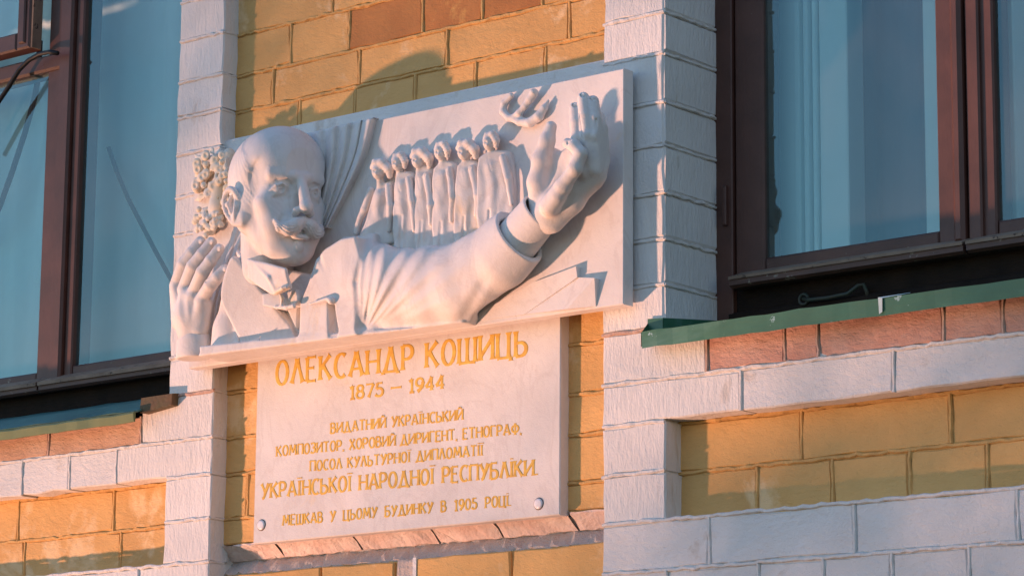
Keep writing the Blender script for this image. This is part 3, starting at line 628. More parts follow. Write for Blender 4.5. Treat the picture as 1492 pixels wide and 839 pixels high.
# ---- the man: torso and coat
def pix(X, Y, Z):
    dx, dy, dz = X-CP[0], Y-CP[1], Z-CP[2]
    w_ = dx*FW[0]+dy*FW[1]+dz*FW[2]
    return 746+FPX*(dx*RT[0]+dy*RT[1]+dz*RT[2])/w_, 419.5-FPX*(dx*UP[0]+dy*UP[1]+dz*UP[2])/w_
def soft(pts, n=48, w_=.75):
    P_ = np.array([(p[0], p[-1]) for p in pts], float); m = len(P_); out = []
    for i in range(n):
        t = i/n*m; k = int(t); t -= k; a, b, c, d = (P_[(k+j-1) % m] for j in range(4))
        q = .5*(2*b+(c-a)*t+(2*a-5*b+4*c-d)*t*t+(3*b-a-3*c+d)*t**3); q = q*w_+(b*(1-t)+c*t)*(1-w_); out.append((q[0], q[1]))
    return out
def tor():
    F = Field((-.80, -.175, SZ0+.0005), (.20, -SF+.012, 3.27), .0020)
    Y1 = -SF+.02
    # chest: inner shirt plane
    F.poly([S(322, 515, .06), S(330, 440, .06), S(362, 385, .06), S(420, 392, .06), S(455, 400, .06), S(500, 345, .06), S(548, 340, .06), S(560, 495, .06)], -.070, Y1, 0, 'u', (0, .10), .006)
    # left shoulder of the coat, sloping back
    F.path([S(352, 400, .066), S(344, 440, .062), S(336, 480, .06), S(332, 515, .06)], [.016, .024, .030, .034], .015)
    # broad left lapel and the coat front beside it
    F.poly(soft([S(356, 376, .09), S(340, 410, .09), S(334, 440, .09), S(342, 470, .09), S(351, 497, .09), S(354, 512, .09), S(358, 526, .09), S(395, 526, .09), S(434, 526, .09), S(429, 494, .09), S(405, 455, .09), S(378, 410, .09)]), -.094, Y1, .004, 'u', (.18, -.18), .006)
    F.poly([S(329, 437, .08), S(338, 446, .08), S(352, 500, .08), S(356, 525, .08), S(318, 525, .08), S(322, 470, .08)], -.078, Y1, .004, 'u', (-.3, .0), .004)
    # wavy lower edge of the lapel
    F.path([S(353, 498, .098), S(362, 500, .099), S(372, 498, .100), S(381, 489, .101)], [.002, .003, .003, .001], .003); F.path([S(353, 500, .097), S(358, 512, .097), S(362, 524, .097)], [.002, .0022, .002], .003)
    # shirt hollow between lapels
    F.poly([S(400, 440, .09), S(434, 432, .09), S(430, 496, .09), S(424, 490, .09)], -.2, -.068, .002, 's')
    F.poly([S(412, 438, .08), S(433, 434, .08), S(430, 480, .08)], -.078, Y1, .002, 'u', (.1, 0), .002)
    # right lapel and coat front, standing higher
    F.poly([S(462, 378, .10), S(476, 362, .10), S(500, 348, .10), S(520, 344, .10), S(528, 380, .10), S(524, 440, .10), S(522, 494, .10), S(432, 503, .10), S(437, 440, .10), S(448, 414, .10)], -.102, Y1, .004, 'u', (.0, -.05), .005)
    F.poly([S(477, 440, .1), S(486, 440, .1), S(491, 480, .1), S(489, 492, .1), S(476, 493, .1)], -.2, -.079, .003, 's')
    F.cap(S(452, 443, .108), S(478, 435, .107), .0028, .004, .003); F.ell(S(483, 438, .104), .0075, .003)
    F.cap(S(467, 398, .112), S(475, 432, .106), .0032, .0012, .003, 's'); F.cap(S(463, 376, .108), S(470, 400, .112), .007, .005, .004, 's')
    # the raised arm: shoulder, upper sleeve, elbow, forearm
    q_ = ((0, 1, 0), .62)
    F.path([S(528, 404, .062), S(580, 418, .066), S(625, 416, .068), S(668, 409, .070), S(700, 390, .072), S(735, 362, .074), S(768, 334, .078)], [.066, .066, .066, .066, .062, .058, .055], .012, sq=q_)
    F.poly([S(520, 470, .06), S(560, 440, .06), S(640, 440, .06), S(690, 462, .05), S(680, 484, .05), S(528, 502, .05)], -.075, Y1, .02, 'u', (.05, -.15), .01)
    # radial pleats, gathered at the armpit and fading down the sleeve
    def pleats(X, Y, Z):
        px, py = pix(X, Y, Z); dx, dy = px-527, 492-py
        th = np.degrees(np.arctan2(dy, dx)); r = np.sqrt(dx*dx+dy*dy)
        out = np.zeros(np.broadcast(X, Y, Z).shape, np.float32)
        for t0, wd, am, r0, r1 in ((84, 3.6, .0032, 38, 160), (73.5, 4.2, .0052, 34, 150), (63, 3.9, .0056, 30, 150), (53, 4.3, .0050, 34, 160), (43, 4.0, .0040, 55, 175), (34, 4.6, .0030, 80, 190), (23, 5, .0026, 80, 170)):
            c = t0+1.8*np.sin(r/38+t0)
            a = np.exp(-np.abs((th-c)/wd)**1.8)-.62*np.exp(-((th-c-wd*1.25)/(wd*.85))**2)
            env = 1/(1+np.exp(-(r-r0)/10))*1/(1+np.exp((r-r1)/14))
            out = out-(am*a*env)
        return out
    F.put((-.42, -.17, SZ0), (.02, -.05, 3.24), pleats, 0, 'a')
    def cloth(X, Y, Z):
        px, py = pix(X, Y, Z)
        a = np.exp(-((px-735+(py-350)*.5)/16)**2)*.0016*np.sin((px+py*.6)/6.)+.0006*np.sin(px/9+py/23)*np.sin(py/13-px/31)
        return a
    F.put((-.42, -.17, SZ0), (.18, -.05, 3.24), cloth, 0, 'a')
    # deep fold between coat front and sleeve
    F.path([S(535, 348, .115), S(523, 372, .110), S(517, 410, .108), S(518, 446, .106), S(524, 474, .100), S(531, 496, .10)], [.007, .007, .007, .009, .014, .016], .004, 's')
    # sleeve end, cut square and hollowed
    A_, B_ = S(757, 346, .078), S(788, 309, .084); D_ = (B_-A_)/np.linalg.norm(B_-A_)
    F.path([A_-D_*.05, A_+D_*.01], [.056, .054], .012, sq=((0, 1, 0), .85))
    F.cut(A_, D_, (A_[0]-.075, -.17, A_[2]-.075), (.20, -SF-.001, 3.27), .002)
    F.cap(A_-D_*.012, A_+D_*.08, .046, .046, .003, 's', ((0, 1, 0), .85))
    # base block along the bottom, its underside cut flat
    F.poly([S(316, 519, .07), S(316, 509, .07), S(480, 489, .07), S(620, 479, .06), S(682, 469, .055), S(686, 476, .05), S(686, 490, .05), S(316, 532, .06)], -.092, Y1, .006, 'u', (.075, 0), .003)
    return F
man = tor().build('carved_man', MARB, rel)
# ---- shirt cuff of the raised arm
A_, B_ = S(757, 346, .078), S(788, 309, .084); D_ = (B_-A_)/np.linalg.norm(B_-A_)
F = Field((.0, -.16, 3.00), (.22, -SF+.006, 3.24), .0018)
F.cap(A_-D_*.03, B_+D_*.02, .043, .039, 0, 'u', ((0, 1, 0), .85))
F.cut(B_, D_, (-.02, -.18, 2.98), (.25, -SF-.001, 3.26), .0015)
F.cap(B_-D_*.016, B_+D_*.06, .0335, .0345, .002, 's', ((0, 1, 0), .85))
F.cut(A_-D_*.012, -D_, (-.02, -.18, 2.98), (.25, -SF-.001, 3.26), .0015)
F.build('cuff', MARB, man)

# ---- head, in its own frame (x = his left, y = where he looks, z = up), then turned and set in place
def cr_(pts, n):
    P_ = [np.array(p, float) for p in pts]; P_ = [2*P_[0]-P_[1]]+P_+[2*P_[-1]-P_[-2]]; out = []; m = len(P_)-3
    for i in range(n):
        t = i/(n-1)*m; k = min(int(t), m-1); t -= k; a, b, c, d = P_[k:k+4]
        out.append(.5*(2*b+(c-a)*t+(2*a-5*b+4*c-d)*t*t+(3*b-a-3*c+d)*t**3))
    return out
def head():
    s = 1.0
    F = Field((-.105, -.125, -.21), (.105, .145, .135), .0014)
    F.ell((0, -.018, .030), (.077, .098, .085), 0)                         # skull
    F.ell((0, .030, .040), (.067, .058, .062), .03)                        # forehead
    F.ell((0, .030, -.047), (.054, .055, .074), .03)                       # face
    F.cap((-.044, .0, -.058), (-.026, .052, -.100), .020, .018, .02); F.cap((.044, .0, -.058), (.026, .052, -.100), .020, .018, .02)   # jaw
    F.ell((0, .070, -.112), (.023, .018, .017), .016); F.ell((0, .060, -.09), (.034, .022, .03), .02)                      # chin
    for q in (-1, 1):
        F.ell((q*.046, .052, -.030), (.020, .018, .020), .02)              # cheekbone
        F.ell((q*.034, .060, -.062), (.022, .020, .026), .018)
        F.cap((q*.012, .085, 0.0160), (q*.048, .066, 0.0180), .0088, .0080, .009)   # brow ridge
        F.ell((q*.033, .090, -0.0070), (.0195, .0175, .0145), .006, 's')       # socket
        F.ell((q*.0325, .0665, -0.0085), (.0145, .0155, .0135), .0015)            # eyeball
        F.ell((q*.0185, .0905, -0.0045), (.0095, .010, .0095), .006, 's')
        # lids
        F.path([(q*.0175, .0750, -0.0110), (q*.024, .0800, -0.0017), (q*.033, .0815, 0.0007), (q*.042, .0765, -0.0023), (q*.0490, .067, -0.0105)], [.0018, .0028, .0032, .0030, .0018], .0016)
        F.path([(q*.018, .0745, -0.0115), (q*.026, .0780, -0.0167), (q*.034, .0785, -0.0180), (q*.042, .0735, -0.0160), (q*.0485, .066, -0.0110)], [.0014, .0020, .0022, .0020, .0014], .0018)
        F.path([(q*.016, .0815, 0.0005), (q*.026, .0835, 0.0065), (q*.040, .0765, 0.0060), (q*.049, .068, -0.0005)], [.0024, .0030, .0026, .0015], .003, 's'); F.path([(q*.018, .082, -0.0215), (q*.030, .082, -0.0250), (q*.044, .072, -0.0225)], [.0016, .0022, .0014], .004, 's')
        F.ell((q*.0335, .0840, -0.0075), (.0068, .0078, .0072), .0006, 's'); F.ell((q*.0345, .0780, -0.0060), (.0020, .0026, .0020), .0006)   # iris hollow with a dot of light
    # nose
    F.cap((0, .086, .014), (0, .1095, -.036), .0088, .0105, .007); F.ell((0, .112, -.041), (.0115, .0120, .0100), .007)
    for q in (-1, 1):
        F.ell((q*.0140, .098, -.045), (.0080, .0100, .0080), .004); F.ell((q*.0070, .105, -.0530), (.0040, .0055, .0035), .002, 's')
    for q in (-1, 1):
        F.path([(q*.017, .098, -.040), (q*.030, .086, -.054), (q*.038, .076, -.070)], [.0022, .0030, .0022], .006, 's')     # fold beside the nose
        F.ell((q*.068, .046, .014), (.006, .018, .022), .016, 's')                                                        # temple
        F.ell((q*.030, .084, -.020), (.012, .006, .005), .008, 's')                                                       # under the eye
    # mouth mound, lower lip
    F.ell((0, .078, -.068), (.030, .018, .020), .012)
    F.ell((0, .0935, -.0865), (.016, .008, .0055), .005); F.cap((-.02, .091, -.081), (.02, .091, -.081), .0022, .0022, .002, 's')
    F.ell((0, .091, -.0955), (.014, .006, .004), .005, 's')
    # moustache, two swept wings with strands
    for q in (-1, 1):
        F.path([(q*.003, .101, -.0610), (q*.014, .1025, -.0680), (q*.027, .0975, -.0750), (q*.038, .0890, -.0730), (q*.045, .083, -.0620)], [.0080, .0110, .0110, .0080, .0040], .004)
        F.path([(q*.003, .100, -.067), (q*.015, .100, -.076), (q*.026, .094, -.083)], [.006, .0075, .005], .005)
    def strands(X, Y, Z):
        ax = np.abs(X); c = Z+.0610+.62*ax-9.5*np.maximum(ax-.022, 0)**1.6
        m = (Y > .082)*np.exp(-((c+.004)/.011)**4)*(ax < .047)*(ax > .001)
        return m*(-.0010*np.sin(c*1350+10*np.sin(ax*60)))
    F.put((-.05, .08, -.095), (.05, .13, -.045), strands, 0, 'a')
    F.cap((0, .1165, -.060), (0, .1125, -.074), .0014, .0020, .002, 's')
    # tuft under the lip
    F.ell((0, .088, -.101), (.009, .006, .010), .004)
    # ears (his right one is towards the street)
    for q in (-1, 1):
        F.ell((q*.060, -.006, -.030), (.0185, .028, .038), .014)
        F.ell((q*.0765, -.014, -0.0290), (.007, .019, .031), .004, 'u', [(-q*.45, 'Z'), (.12, 'X')])
        F.ell((q*.0855, -.009, -0.0240), (.0055, .0105, .018), .003, 's', [(-q*.45, 'Z'), (.12, 'X')])
        e = [(q*.075, .003, -0.0210), (q*.083, .001, -0.0070), (q*.0875, -.010, 0.0005), (q*.0900, -.024, -0.0050), (q*.0895, -.030, -0.0210), (q*.086, -.024, -0.0390), (q*.079, -.010, -0.0550), (q*.075, .000, -0.0570)]
        F.path(cr_(e, 20), [.0040]*20, .003)
        F.path([(q*.083, -.016, -0.0110), (q*.0865, -.021, -0.0230), (q*.083, -.015, -0.0370)], [.0030, .0036, .0034], .003)
        F.ell((q*.080, .002, -0.0290), (.0035, .004, .007), .002)
        F.ell((q*.072, .006, -0.0510), (.006, .010, .012), .008)
    # neck
    F.path([(0, -.03, -.06), (0, -.032, -.118)], [.050, .047], .012)
    # short hair at side and back: a step at the hairline, fine waves
    def hair(X, Y, Z):
        hl = .040+.25*(Z-.02)*(Z < .02)-.9*np.clip(Z-.055, 0, 1)-.6*np.clip(Z-.02, 0, .05)
        m = 1/(1+np.exp(-(hl-Y)/.0022)); m = m*(1/(1+np.exp((Z-.098)/.004)))*(1/(1+np.exp(-(Z+.03-.2*(Y < -.02))/.004)))
        wv = .5+.3*np.sin(Z*420+Y*620+3.5*np.sin(Y*70+Z*110))+.2*np.sin(Y*1300+2*np.sin(Z*210))
        m = m*(1-np.exp(-(((Y+.014)/.030)**4+((Z+.029)/.036)**4)))
        return -m*(.0014+.0009*wv)
    F.put((-.1, -.12, -.05), (.1, .06, .12), hair, 0, 'a')
    return F
def head_xf():
    yaw = math.radians(HEAD_YAW)          # direction he looks, measured from straight out of the wall towards +X
    f = np.array([math.sin(yaw), -math.cos(yaw), 0]); l = np.array([math.cos(yaw), math.sin(yaw), 0]); u = np.array([0, 0, 1.])
    pt = math.radians(HEAD_PITCH); f, u = f*math.cos(pt)+u*math.sin(pt), u*math.cos(pt)-f*math.sin(pt)
    rl = math.radians(HEAD_ROLL); l, u = l*math.cos(rl)+u*math.sin(rl), u*math.cos(rl)-l*math.sin(rl)
    return np.stack([l, f, u*1.06], 1)*HEAD_S, S(*HEAD_P)
HEAD_YAW, HEAD_PITCH, HEAD_ROLL, HEAD_S, HEAD_P = 71, -1, 0, 1.06, (405, 284, .082)
head().build('head', MARB, man, head_xf())

# ---- small thickened ribbons (collar, bands)
def ribbon(name, rows, th, m, parent, smooth=True, inward=(0, 1, 0)):
    R_ = np.array(rows, float); a, b = R_.shape[:2]; o = R_+np.array(inward)*th
    V = np.concatenate([R_.reshape(-1, 3), o.reshape(-1, 3)]); n = a*b; f = []
    for i in range(a-1):
        for j in range(b-1):
            p, q, r, s = i*b+j, i*b+j+1, (i+1)*b+j+1, (i+1)*b+j; f += [(p, q, r, s), (p+n, s+n, r+n, q+n)]
    for i in range(a-1):
        for j, fl in ((0, 0), (b-1, 1)):
            p, s = i*b+j, (i+1)*b+j; f.append((p, s, s+n, p+n) if not fl else (p, p+n, s+n, s))
    for j in range(b-1):
        for i, fl in ((0, 1), (a-1, 0)):
            p, q = i*b+j, i*b+j+1; f.append((p, q, q+n, p+n) if not fl else (p, p+n, q+n, q))
    return mesh(name, V, f, m, parent, smooth)
def cr(pts, n):
    """Catmull-Rom through points"""
    P_ = [np.array(p, float) for p in pts]; P_ = [2*P_[0]-P_[1]]+P_+[2*P_[-1]-P_[-2]]; out = []
    m = len(P_)-3
    for i in range(n):
        t = i/(n-1)*m; k = min(int(t), m-1); t -= k; a, b, c, d = P_[k:k+4]
        out.append(.5*(2*b+(c-a)*t+(2*a-5*b+4*c-d)*t*t+(3*b-a-3*c+d)*t**3))
    return out
# ---- wing collar and bow tie
Fc = Field((-.78, -.18, 2.97), (-.42, -.03, 3.20), .0018)
top = cr([(346, 366, .075), (352, 374, .10), (368, 381, .125), (390, 386, .138), (412, 392, .140), (430, 396, .136)], 30)
bot = cr([(351, 382, .08), (358, 396, .103), (372, 410, .122), (388, 421, .132), (402, 427, .132), (424, 418, .126)], 30)
for i in range(29):
    for u in np.linspace(0, 1, 14):
        a = np.array(top[i])*(1-u)+np.array(bot[i])*u; b = np.array(top[i+1])*(1-u)+np.array(bot[i+1])*u
        Fc.cap(S(*a), S(*b), .0036, .0036, .0)
Fc.path([S(372, 384, .13), S(392, 405, .140), S(402, 424, .134)], [.002, .004, .003], .004)
Fc.path([S(402, 426, .134), S(412, 420, .138), S(424, 416, .134)], [.0035, .004, .0035], .003)
for u in np.linspace(0, 1, 5):
    Fc.path([S(443-4*u, 394+10*u, .120), S(456, 388+10*u, .122), S(470+4*u, 380+8*u, .112)], [.0040, .0045, .0030], .003)
Fc.path([S(426, 418, .130), S(440, 410, .128), S(452, 402, .122), S(464, 394, .115)], [.0035, .004, .004, .003], .003)
Fc.build('collar', MARB, man)
Fc = Field((-.74, -.15, 2.96), (-.42, -.05, 3.14), .0016)
Fc.poly([S(383, 428, .11), S(405, 424, .11), S(414, 434, .11), S(416, 444, .11), S(400, 449, .11), S(385, 446, .11)], -.112, -.07, .003, 'u', (.1, .1), .003)
Fc.path([S(407, 423, .118), S(411, 434, .118), S(410, 447, .112)], [.003, .0035, .003], .003)
Fc.poly([S(414, 424, .11), S(428, 420, .11), S(434, 434, .11), S(428, 444, .11), S(414, 443, .11)], -.106, -.07, .003, 'u', (-.1, .1), .003)
Fc.poly([S(432, 420, .115), S(446, 412, .115), S(452, 426, .115), S(444, 438, .115), S(434, 438, .115)], -.116, -.07, .003, 'u', (.1, 0), .003)
Fc.poly([S(455, 408, .11), S(466, 402, .11), S(460, 420, .11), S(454, 428, .11)], -.108, -.07, .003, 'u', (.0, 0), .003)
Fc.path([S(402, 448, .112), S(418, 448, .114), S(436, 444, .114), S(446, 436, .112)], [.003, .004, .005, .003], .004)
Fc.build('bow_tie', MARB, man)
# ---- raised hand: palm towards the viewer's left, fingers up, little finger bent forward
F = Field((.0, -.17, 3.05), (.27, -SF+.004, 3.36), .0014)
F.path([S(776, 338, .080), S(794, 316, .086), S(806, 300, .088)], [.024, .023, .024], .010)
F.path([S(806, 300, .086), S(832, 268, .086), S(852, 240, .084)], [.025, .026, .022], .014, sq=((0, 1, 0), .8))
F.poly(soft([S(779, 300, .08), S(775, 262, .08), S(785, 226, .08), S(802, 214, .08), S(818, 222, .08), S(836, 214, .08), S(846, 240, .08), S(826, 290, .08), S(798, 316, .08)], 40), -.092, -.060, .012, 'u', (0, 0), .008)
F.path([S(786, 300, .086), S(784, 266, .096), S(789, 234, .100), S(797, 206, .100), S(803, 185, .098)], [.018, .0185, .0160, .0130, .0100], .008)     # thumb
F.ell(S(809, 250, .116), (.016, .026, .042), .012, 's', [(.30, 'Y')])
fing = (((850, 250, .096), (842, 202, .102), (838, 158, .097)), ((862, 246, .090), (856, 198, .100), (850, 143, .094)), ((869, 248, .084), (868, 200, .092), (864, 148, .086)), ((872, 256, .074), (877, 208, .078), (873, 172, .074)))
for i, (b0, b1, b2) in enumerate(fing):
    m_ = (np.array(b1)+np.array(b2))/2+np.array([.5, 0, .002])
    F.path([S(*b0), S(*b1)], [.0135, .0130], .0045); F.path([S(*b1), S(*m_), S(*b2)], [.0130, .0122, .0104], .0028)
    F.ell(S(b1[0], b1[1], b1[2]+.003), (.0100, .0110, .0085), .006)
    t = S(b2[0]-.5, b2[1]-4, b2[2]+.006); F.ell(t, (.0058, .0036, .0060), .0012, 's'); F.ell(t+np.array([0, .0016, 0]), (.0052, .0030, .0054), .0008)
for j in (0, 1, 2):
    F.path([S((fing[j][k][0]+fing[j+1][k][0])/2, (fing[j][k][1]+fing[j+1][k][1])/2+(14 if k == 2 else 0), max(fing[j][k][2], fing[j+1][k][2])+.012) for k in (0, 1, 2)], [.0008, .0016, .0016], .002, 's')
F.path([S(800, 300, .110), S(820, 272, .120), S(838, 246, .124), S(846, 224, .122)], [.0175, .0140, .0118, .0118], .006)
F.path([S(846, 224, .122), S(837, 213, .124), S(827, 209, .122)], [.0118, .0112, .0090], .003)   # bent tip of the little finger
F.ell(S(830, 208, .131), (.0060, .0030, .0050), .001, 's'); F.ell(S(831, 208, .1285), (.0054, .0028, .0045), .0008)
F.cap(S(801, 302, .116), S(812, 287, .120), .013, .012, .01)
F.path([S(874, 232, .074), S(860, 262, .074), S(834, 294, .076), S(806, 324, .080)], [.015, .018, .018, .018], .014)
for x0, y0, x1, y1 in ((852, 256, 848, 214), (862, 262, 862, 212), (864, 276, 873, 222)): F.cap(S(x0, y0, .112), S(x1, y1, .112), .0020, .0022, .004, 's')
F.build('raised_hand', MARB, man)
# ---- resting hand at the left, back of the hand outwards, and its cuff
F = Field((-.86, -.15, 2.93), (-.60, -SF+.03, 3.22), .0015)
F.path([S(277, 488, .082), S(274, 460, .088), S(278, 438, .090)], [.027, .029, .027], .012, sq=((0, 1, 0), .75))
F.path([S(262, 470, .08), S(257, 425, .086)], [.016, .013], .010); F.path([S(292, 480, .08), S(299, 444, .085)], [.017, .014], .010)
fg = (((256, 416, .088), (268, 384, .100), (292, 352, .092)), ((268, 420, .092), (281, 388, .106), (308, 353, .096)), ((281, 428, .094), (295, 397, .108), (319, 363, .098)), ((293, 437, .092), (307, 415, .102), (327, 393, .094)))
for i, (b0, b1, b2) in enumerate(fg):
    mid = tuple((np.array(b1)+np.array(b2))/2+np.array([0, 0, .003]))
    F.path([S(*b0), S(*b1)], [.0122, .0128], .0030); F.path([S(*b1), S(*mid), S(*b2)], [.0126, .0116, .0104], .0026)
    F.cap(S(277-8+5*i, 478, .086), S(b0[0], b0[1]+4, b0[2]+.005), .006, .0095, .008)
    t = S(b2[0]+1, b2[1]-1, b2[2]+.007); F.ell(t, (.0050, .0028, .0060), .0012, 'u', [(.6, 'Y')])
for x0, y0, x1, y1 in ((268, 470, 263, 434), (277, 472, 274, 438), (286, 476, 286, 442)): F.cap(S(x0, y0, .115), S(x1, y1, .116), .0030, .0045, .010, 's')
for a, b in ((fg[0], fg[1]), (fg[1], fg[2]), (fg[2], fg[3])):
    F.path([S((a[k][0]+b[k][0])/2+3, (a[k][1]+b[k][1])/2-2, a[k][2]+.008) for k in (0, 1, 2)], [.0012, .0014, .0012], .002, 's')
F.build('resting_hand', MARB, man)
F = Field((-.86, -.15, 2.925), (-.60, -SF+.03, 3.0), .0018)
F.path([S(283, 500, .075), S(282, 514, .075)], [.037, .038], .004, sq=((0, 1, 0), .75))
F.box(S(283, 530, .075), (.07, .06, .010), .001, 0, 's')
F.cap(S(303, 492, .108), S(309, 518, .10), .0018, .0018, .003, 's')
F.build('cuff', MARB, man)

# ---- curtain carved behind the head, and the fluted strip behind the hand
def relief_grid(name, left, right, nu, nv, hf, mt, parent=rel, label=None):
    L_ = cr(left, nv); R_ = cr(right, nv); rows = []
    for j in range(nv):
        row = []
        for i in range(nu):
            u = i/(nu-1); p = np.array(L_[j])*(1-u)+np.array(R_[j])*u; row.append(S(p[0], p[1], hf(u, j/(nv-1))))
        row = [np.array([row[0][0], -SF+.004, row[0][2]])]+row+[np.array([row[-1][0], -SF+.004, row[-1][2]])]; rows.append(row)
    first = [np.array([p[0], -SF+.004, p[2]]) for p in rows[0]]; last = [np.array([p[0], -SF+.004, p[2]]) for p in rows[-1]]
    rows = [first]+rows+[last]; b = nu+2; V = np.array(rows).reshape(-1, 3)
    f = np.array([(i*b+j, (i+1)*b+j, (i+1)*b+j+1, i*b+j+1) for i in range(len(rows)-1) for j in range(b-1)])
    return mesh(name, V, f, mt, parent, True, label=label)
def hcur(u, v):
    f = abs(math.sin(math.pi*5.5*u**1.1+.8*v+.3))
    h = SF+.004+.0085*f**1.5*(1-.3*v)*(1-.15*math.sin(9*u))
    if u > .84: h = SF+.003+.0150*math.sin(math.pi*min(1, (u-.84)/.17))**.7
    return h
relief_grid('carved_curtain', [(428, 199), (440, 240), (445, 290), (446, 345)], [(546, 171), (532, 222), (507, 276), (478, 330)], 90, 40, hcur, MARB)
relief_grid('fluted_drape', [(340, 330), (326, 385), (308, 440), (300, 505)], [(378, 345), (358, 378), (338, 430), (330, 508)], 36, 30, lambda u, v: SF+.006+.004*abs(math.sin(math.pi*4*u+.5*v))+.008*u, MARB)

# ---- six singers
def singer(i, head, body, arm, kind, extra=None):
    xs = [p[0] for p in body]+[head[0]]; ys = [p[1] for p in body]+[head[1]]
    if extra: xs += [p[0] for p in extra]; ys += [p[1] for p in extra]
    lo = S(min(xs)-14, max(ys)+14, .05); hi = S(max(xs)+22, min(ys)-24, .04)
    lo[2] -= .01; hi[2] += .012; lo[0] -= .01; hi[0] += .01
    F = Field((lo[0], -.082, lo[2]), (hi[0], -SF+.003, hi[2]), .00125)
    hb = .052
    cx_ = sum(p[0] for p in body)/len(body); body = [(p[0]+(3.6 if p[0] < cx_ else -2.6), p[1]) for p in body]
    F.poly(soft([S(*p, hb) for p in body], 36, .55), -hb, -SF+.02, 0, 'u', (.30, 0), .005)
    cx = sum(p[0] for p in body)/len(body)
    for q in (0, 1):                                       # rounded chest
        F.path([S(body[0][0]*(.62-.1*q)+body[1][0]*(.38+.1*q), body[0][1]+12, hb-.006), S(cx-4+q*3, max(ys)-22, hb-.008)], [.010, .009], .008)
    a0, a1, a2 = arm
    F.path([S(*a0, hb+.001), S(*a1, hb+.004), S(*a2, hb+.001)], [.0070, .0072, .0050], .0030)
    F.path([S(a0[0]-7, a0[1]+10, hb+.009), S(a1[0]-8, a1[1], hb+.009), S(a2[0]-6, a2[1], hb+.007)], [.0016, .0026, .0022], .003, 's')
    for q in (-1, 1): F.cap(S(head[0]+3+q*7, head[1]+21, hb+.008), S(head[0]+2, head[1]+42, hb+.007), .0016, .0012, .002, 's')
    for q, (gx, gl) in enumerate(((.30, 50), (.58, 62))):
        xx = body[0][0]+(body[1][0]-body[0][0])*gx; F.cap(S(xx, max(ys)-gl, hb+.0045), S(xx-2+q, max(ys), hb+.002), .0010, .0026, .005, 's')
    if extra: F.path([S(*p, hb-.002) for p in extra], [.0075, .0070, .0060, .0065][:len(extra)], .003)
    hx, hy = head; hh = .057; hy -= 1
    F.cap(S(hx+2, hy+8, hh-.006), S(hx+4, hy+22, hh-.012), .0065, .0085, .004)      # neck
    F.ell(S(hx, hy+2, hh), (.0108, .0130, .0150), .002)                             # face
    F.ell(S(hx-3, hy+5, hh+.010), (.0022, .0026, .0032), .002)                      # nose
    for q in (-1, 1): F.ell(S(hx-2+q*4, hy+1, hh+.0132), (.0024, .0030, .0018), .0024, 's')
    F.ell(S(hx-1, hy+10, hh+.0085), (.0034, .003, .0010), .001, 's')
    if kind == 'f':
        F.path([S(hx-8, hy-4, hh), S(hx-3, hy-11, hh+.004), S(hx+7, hy-11, hh+.003), S(hx+16, hy-2, hh-.001), S(hx+17, hy+8, hh-.006)], [.0055, .0075, .0085, .0085, .0060], .004)
        F.ell(S(hx+7, hy-4, hh-.006), (.0165, .0145, .0155), .004)
    else:
        F.path([S(hx-7, hy-2, hh), S(hx-3, hy-9, hh+.003), S(hx+5, hy-10, hh+.003), S(hx+10, hy-1, hh+.001), S(hx+10, hy+7, hh-.003)], [.0040, .0055, .0065, .0065, .0045], .003)
        F.ell(S(hx+4, hy-3, hh-.006), (.0132, .0135, .0150), .004)
    def cl(X, Y, Z):
        px, py = pix(X, Y, Z); m = 1/(1+np.exp(-(py-(hy+30))/3))
        hw = np.exp(-(((px-hx-3)/16)**4+((py-hy+4)/13)**4))
        return m*(.00045*np.sin(px/2.6+np.sin(py/11+i)*1.3)+.0004*np.sin(py/5+px/7))-hw*.0004*np.sin((px+py*1.3)/1.1+i)
    F.put((lo[0], -.082, lo[2]), (hi[0], -SF, hi[2]), cl, 0, 'a')
    return F.build('carved_singer', MARB, rel)
sing = [((551, 249), [(543, 275), (570, 264), (573, 350), (524, 356), (534, 312)], ((566, 272), (569, 300), (566, 335)), 'f', [(541, 278), (531, 305), (522, 328), (519, 338)]),
        ((580, 237), [(574, 260), (603, 253), (607, 365), (572, 362)], ((596, 262), (601, 295), (604, 335)), 'm', None),
        ((609, 233), [(604, 250), (629, 247), (632, 372), (603, 370)], ((622, 256), (628, 300), (627, 325)), 'f', None),
        ((642, 221), [(630, 247), (664, 239), (662, 372), (630, 374)], ((655, 248), (660, 290), (657, 322)), 'm', None),
        ((676, 221), [(665, 243), (696, 236), (699, 312), (697, 362), (661, 366)], ((688, 246), (696, 285), (694, 312)), 'f', None),
        ((713, 207), [(698, 232), (742, 220), (748, 296), (740, 330), (698, 356)], ((733, 230), (741, 262), (745, 296)), 'm', None)]
for i, (h, b, a, k, e) in enumerate(sing): singer(i, h, b, a, k, e)
# ---- trident emblem shaped like a bird
F = Field((S(725, 150, .04)[0], -.075, S(760, 190, .04)[2]-.012), (S(806, 150, .04)[0]+.012, -SF+.004, S(790, 125, .04)[2]+.012), .0012)
hb = .046
F.path([S(745, 140, hb), S(735, 151, hb), S(733, 163, hb), S(742, 172, hb), S(752, 173, hb)], [.0055, .0062, .0066, .0066, .0060], .003)
F.path([S(748, 172, hb), S(757, 165, hb+.003), S(765, 155, hb+.003), S(772, 145, hb+.003), S(778, 136, hb+.003)], [.0062, .0066, .0060, .0070, .0082], .003)
F.ell(S(776, 134, hb+.008), (.0045, .004, .0045), .003)
F.path([S(744, 172, hb), S(757, 178, hb+.002), S(772, 179, hb+.002), S(785, 170, hb+.001), S(793, 158, hb-.001), S(799, 147, hb-.003)], [.0055, .0068, .0085, .0085, .0062, .0022], .003)
F.path([S(757, 163, hb), S(757, 172, hb), S(766, 176, hb)], [.004, .0045, .004], .003)
F.build('trident_emblem', MARB, rel)
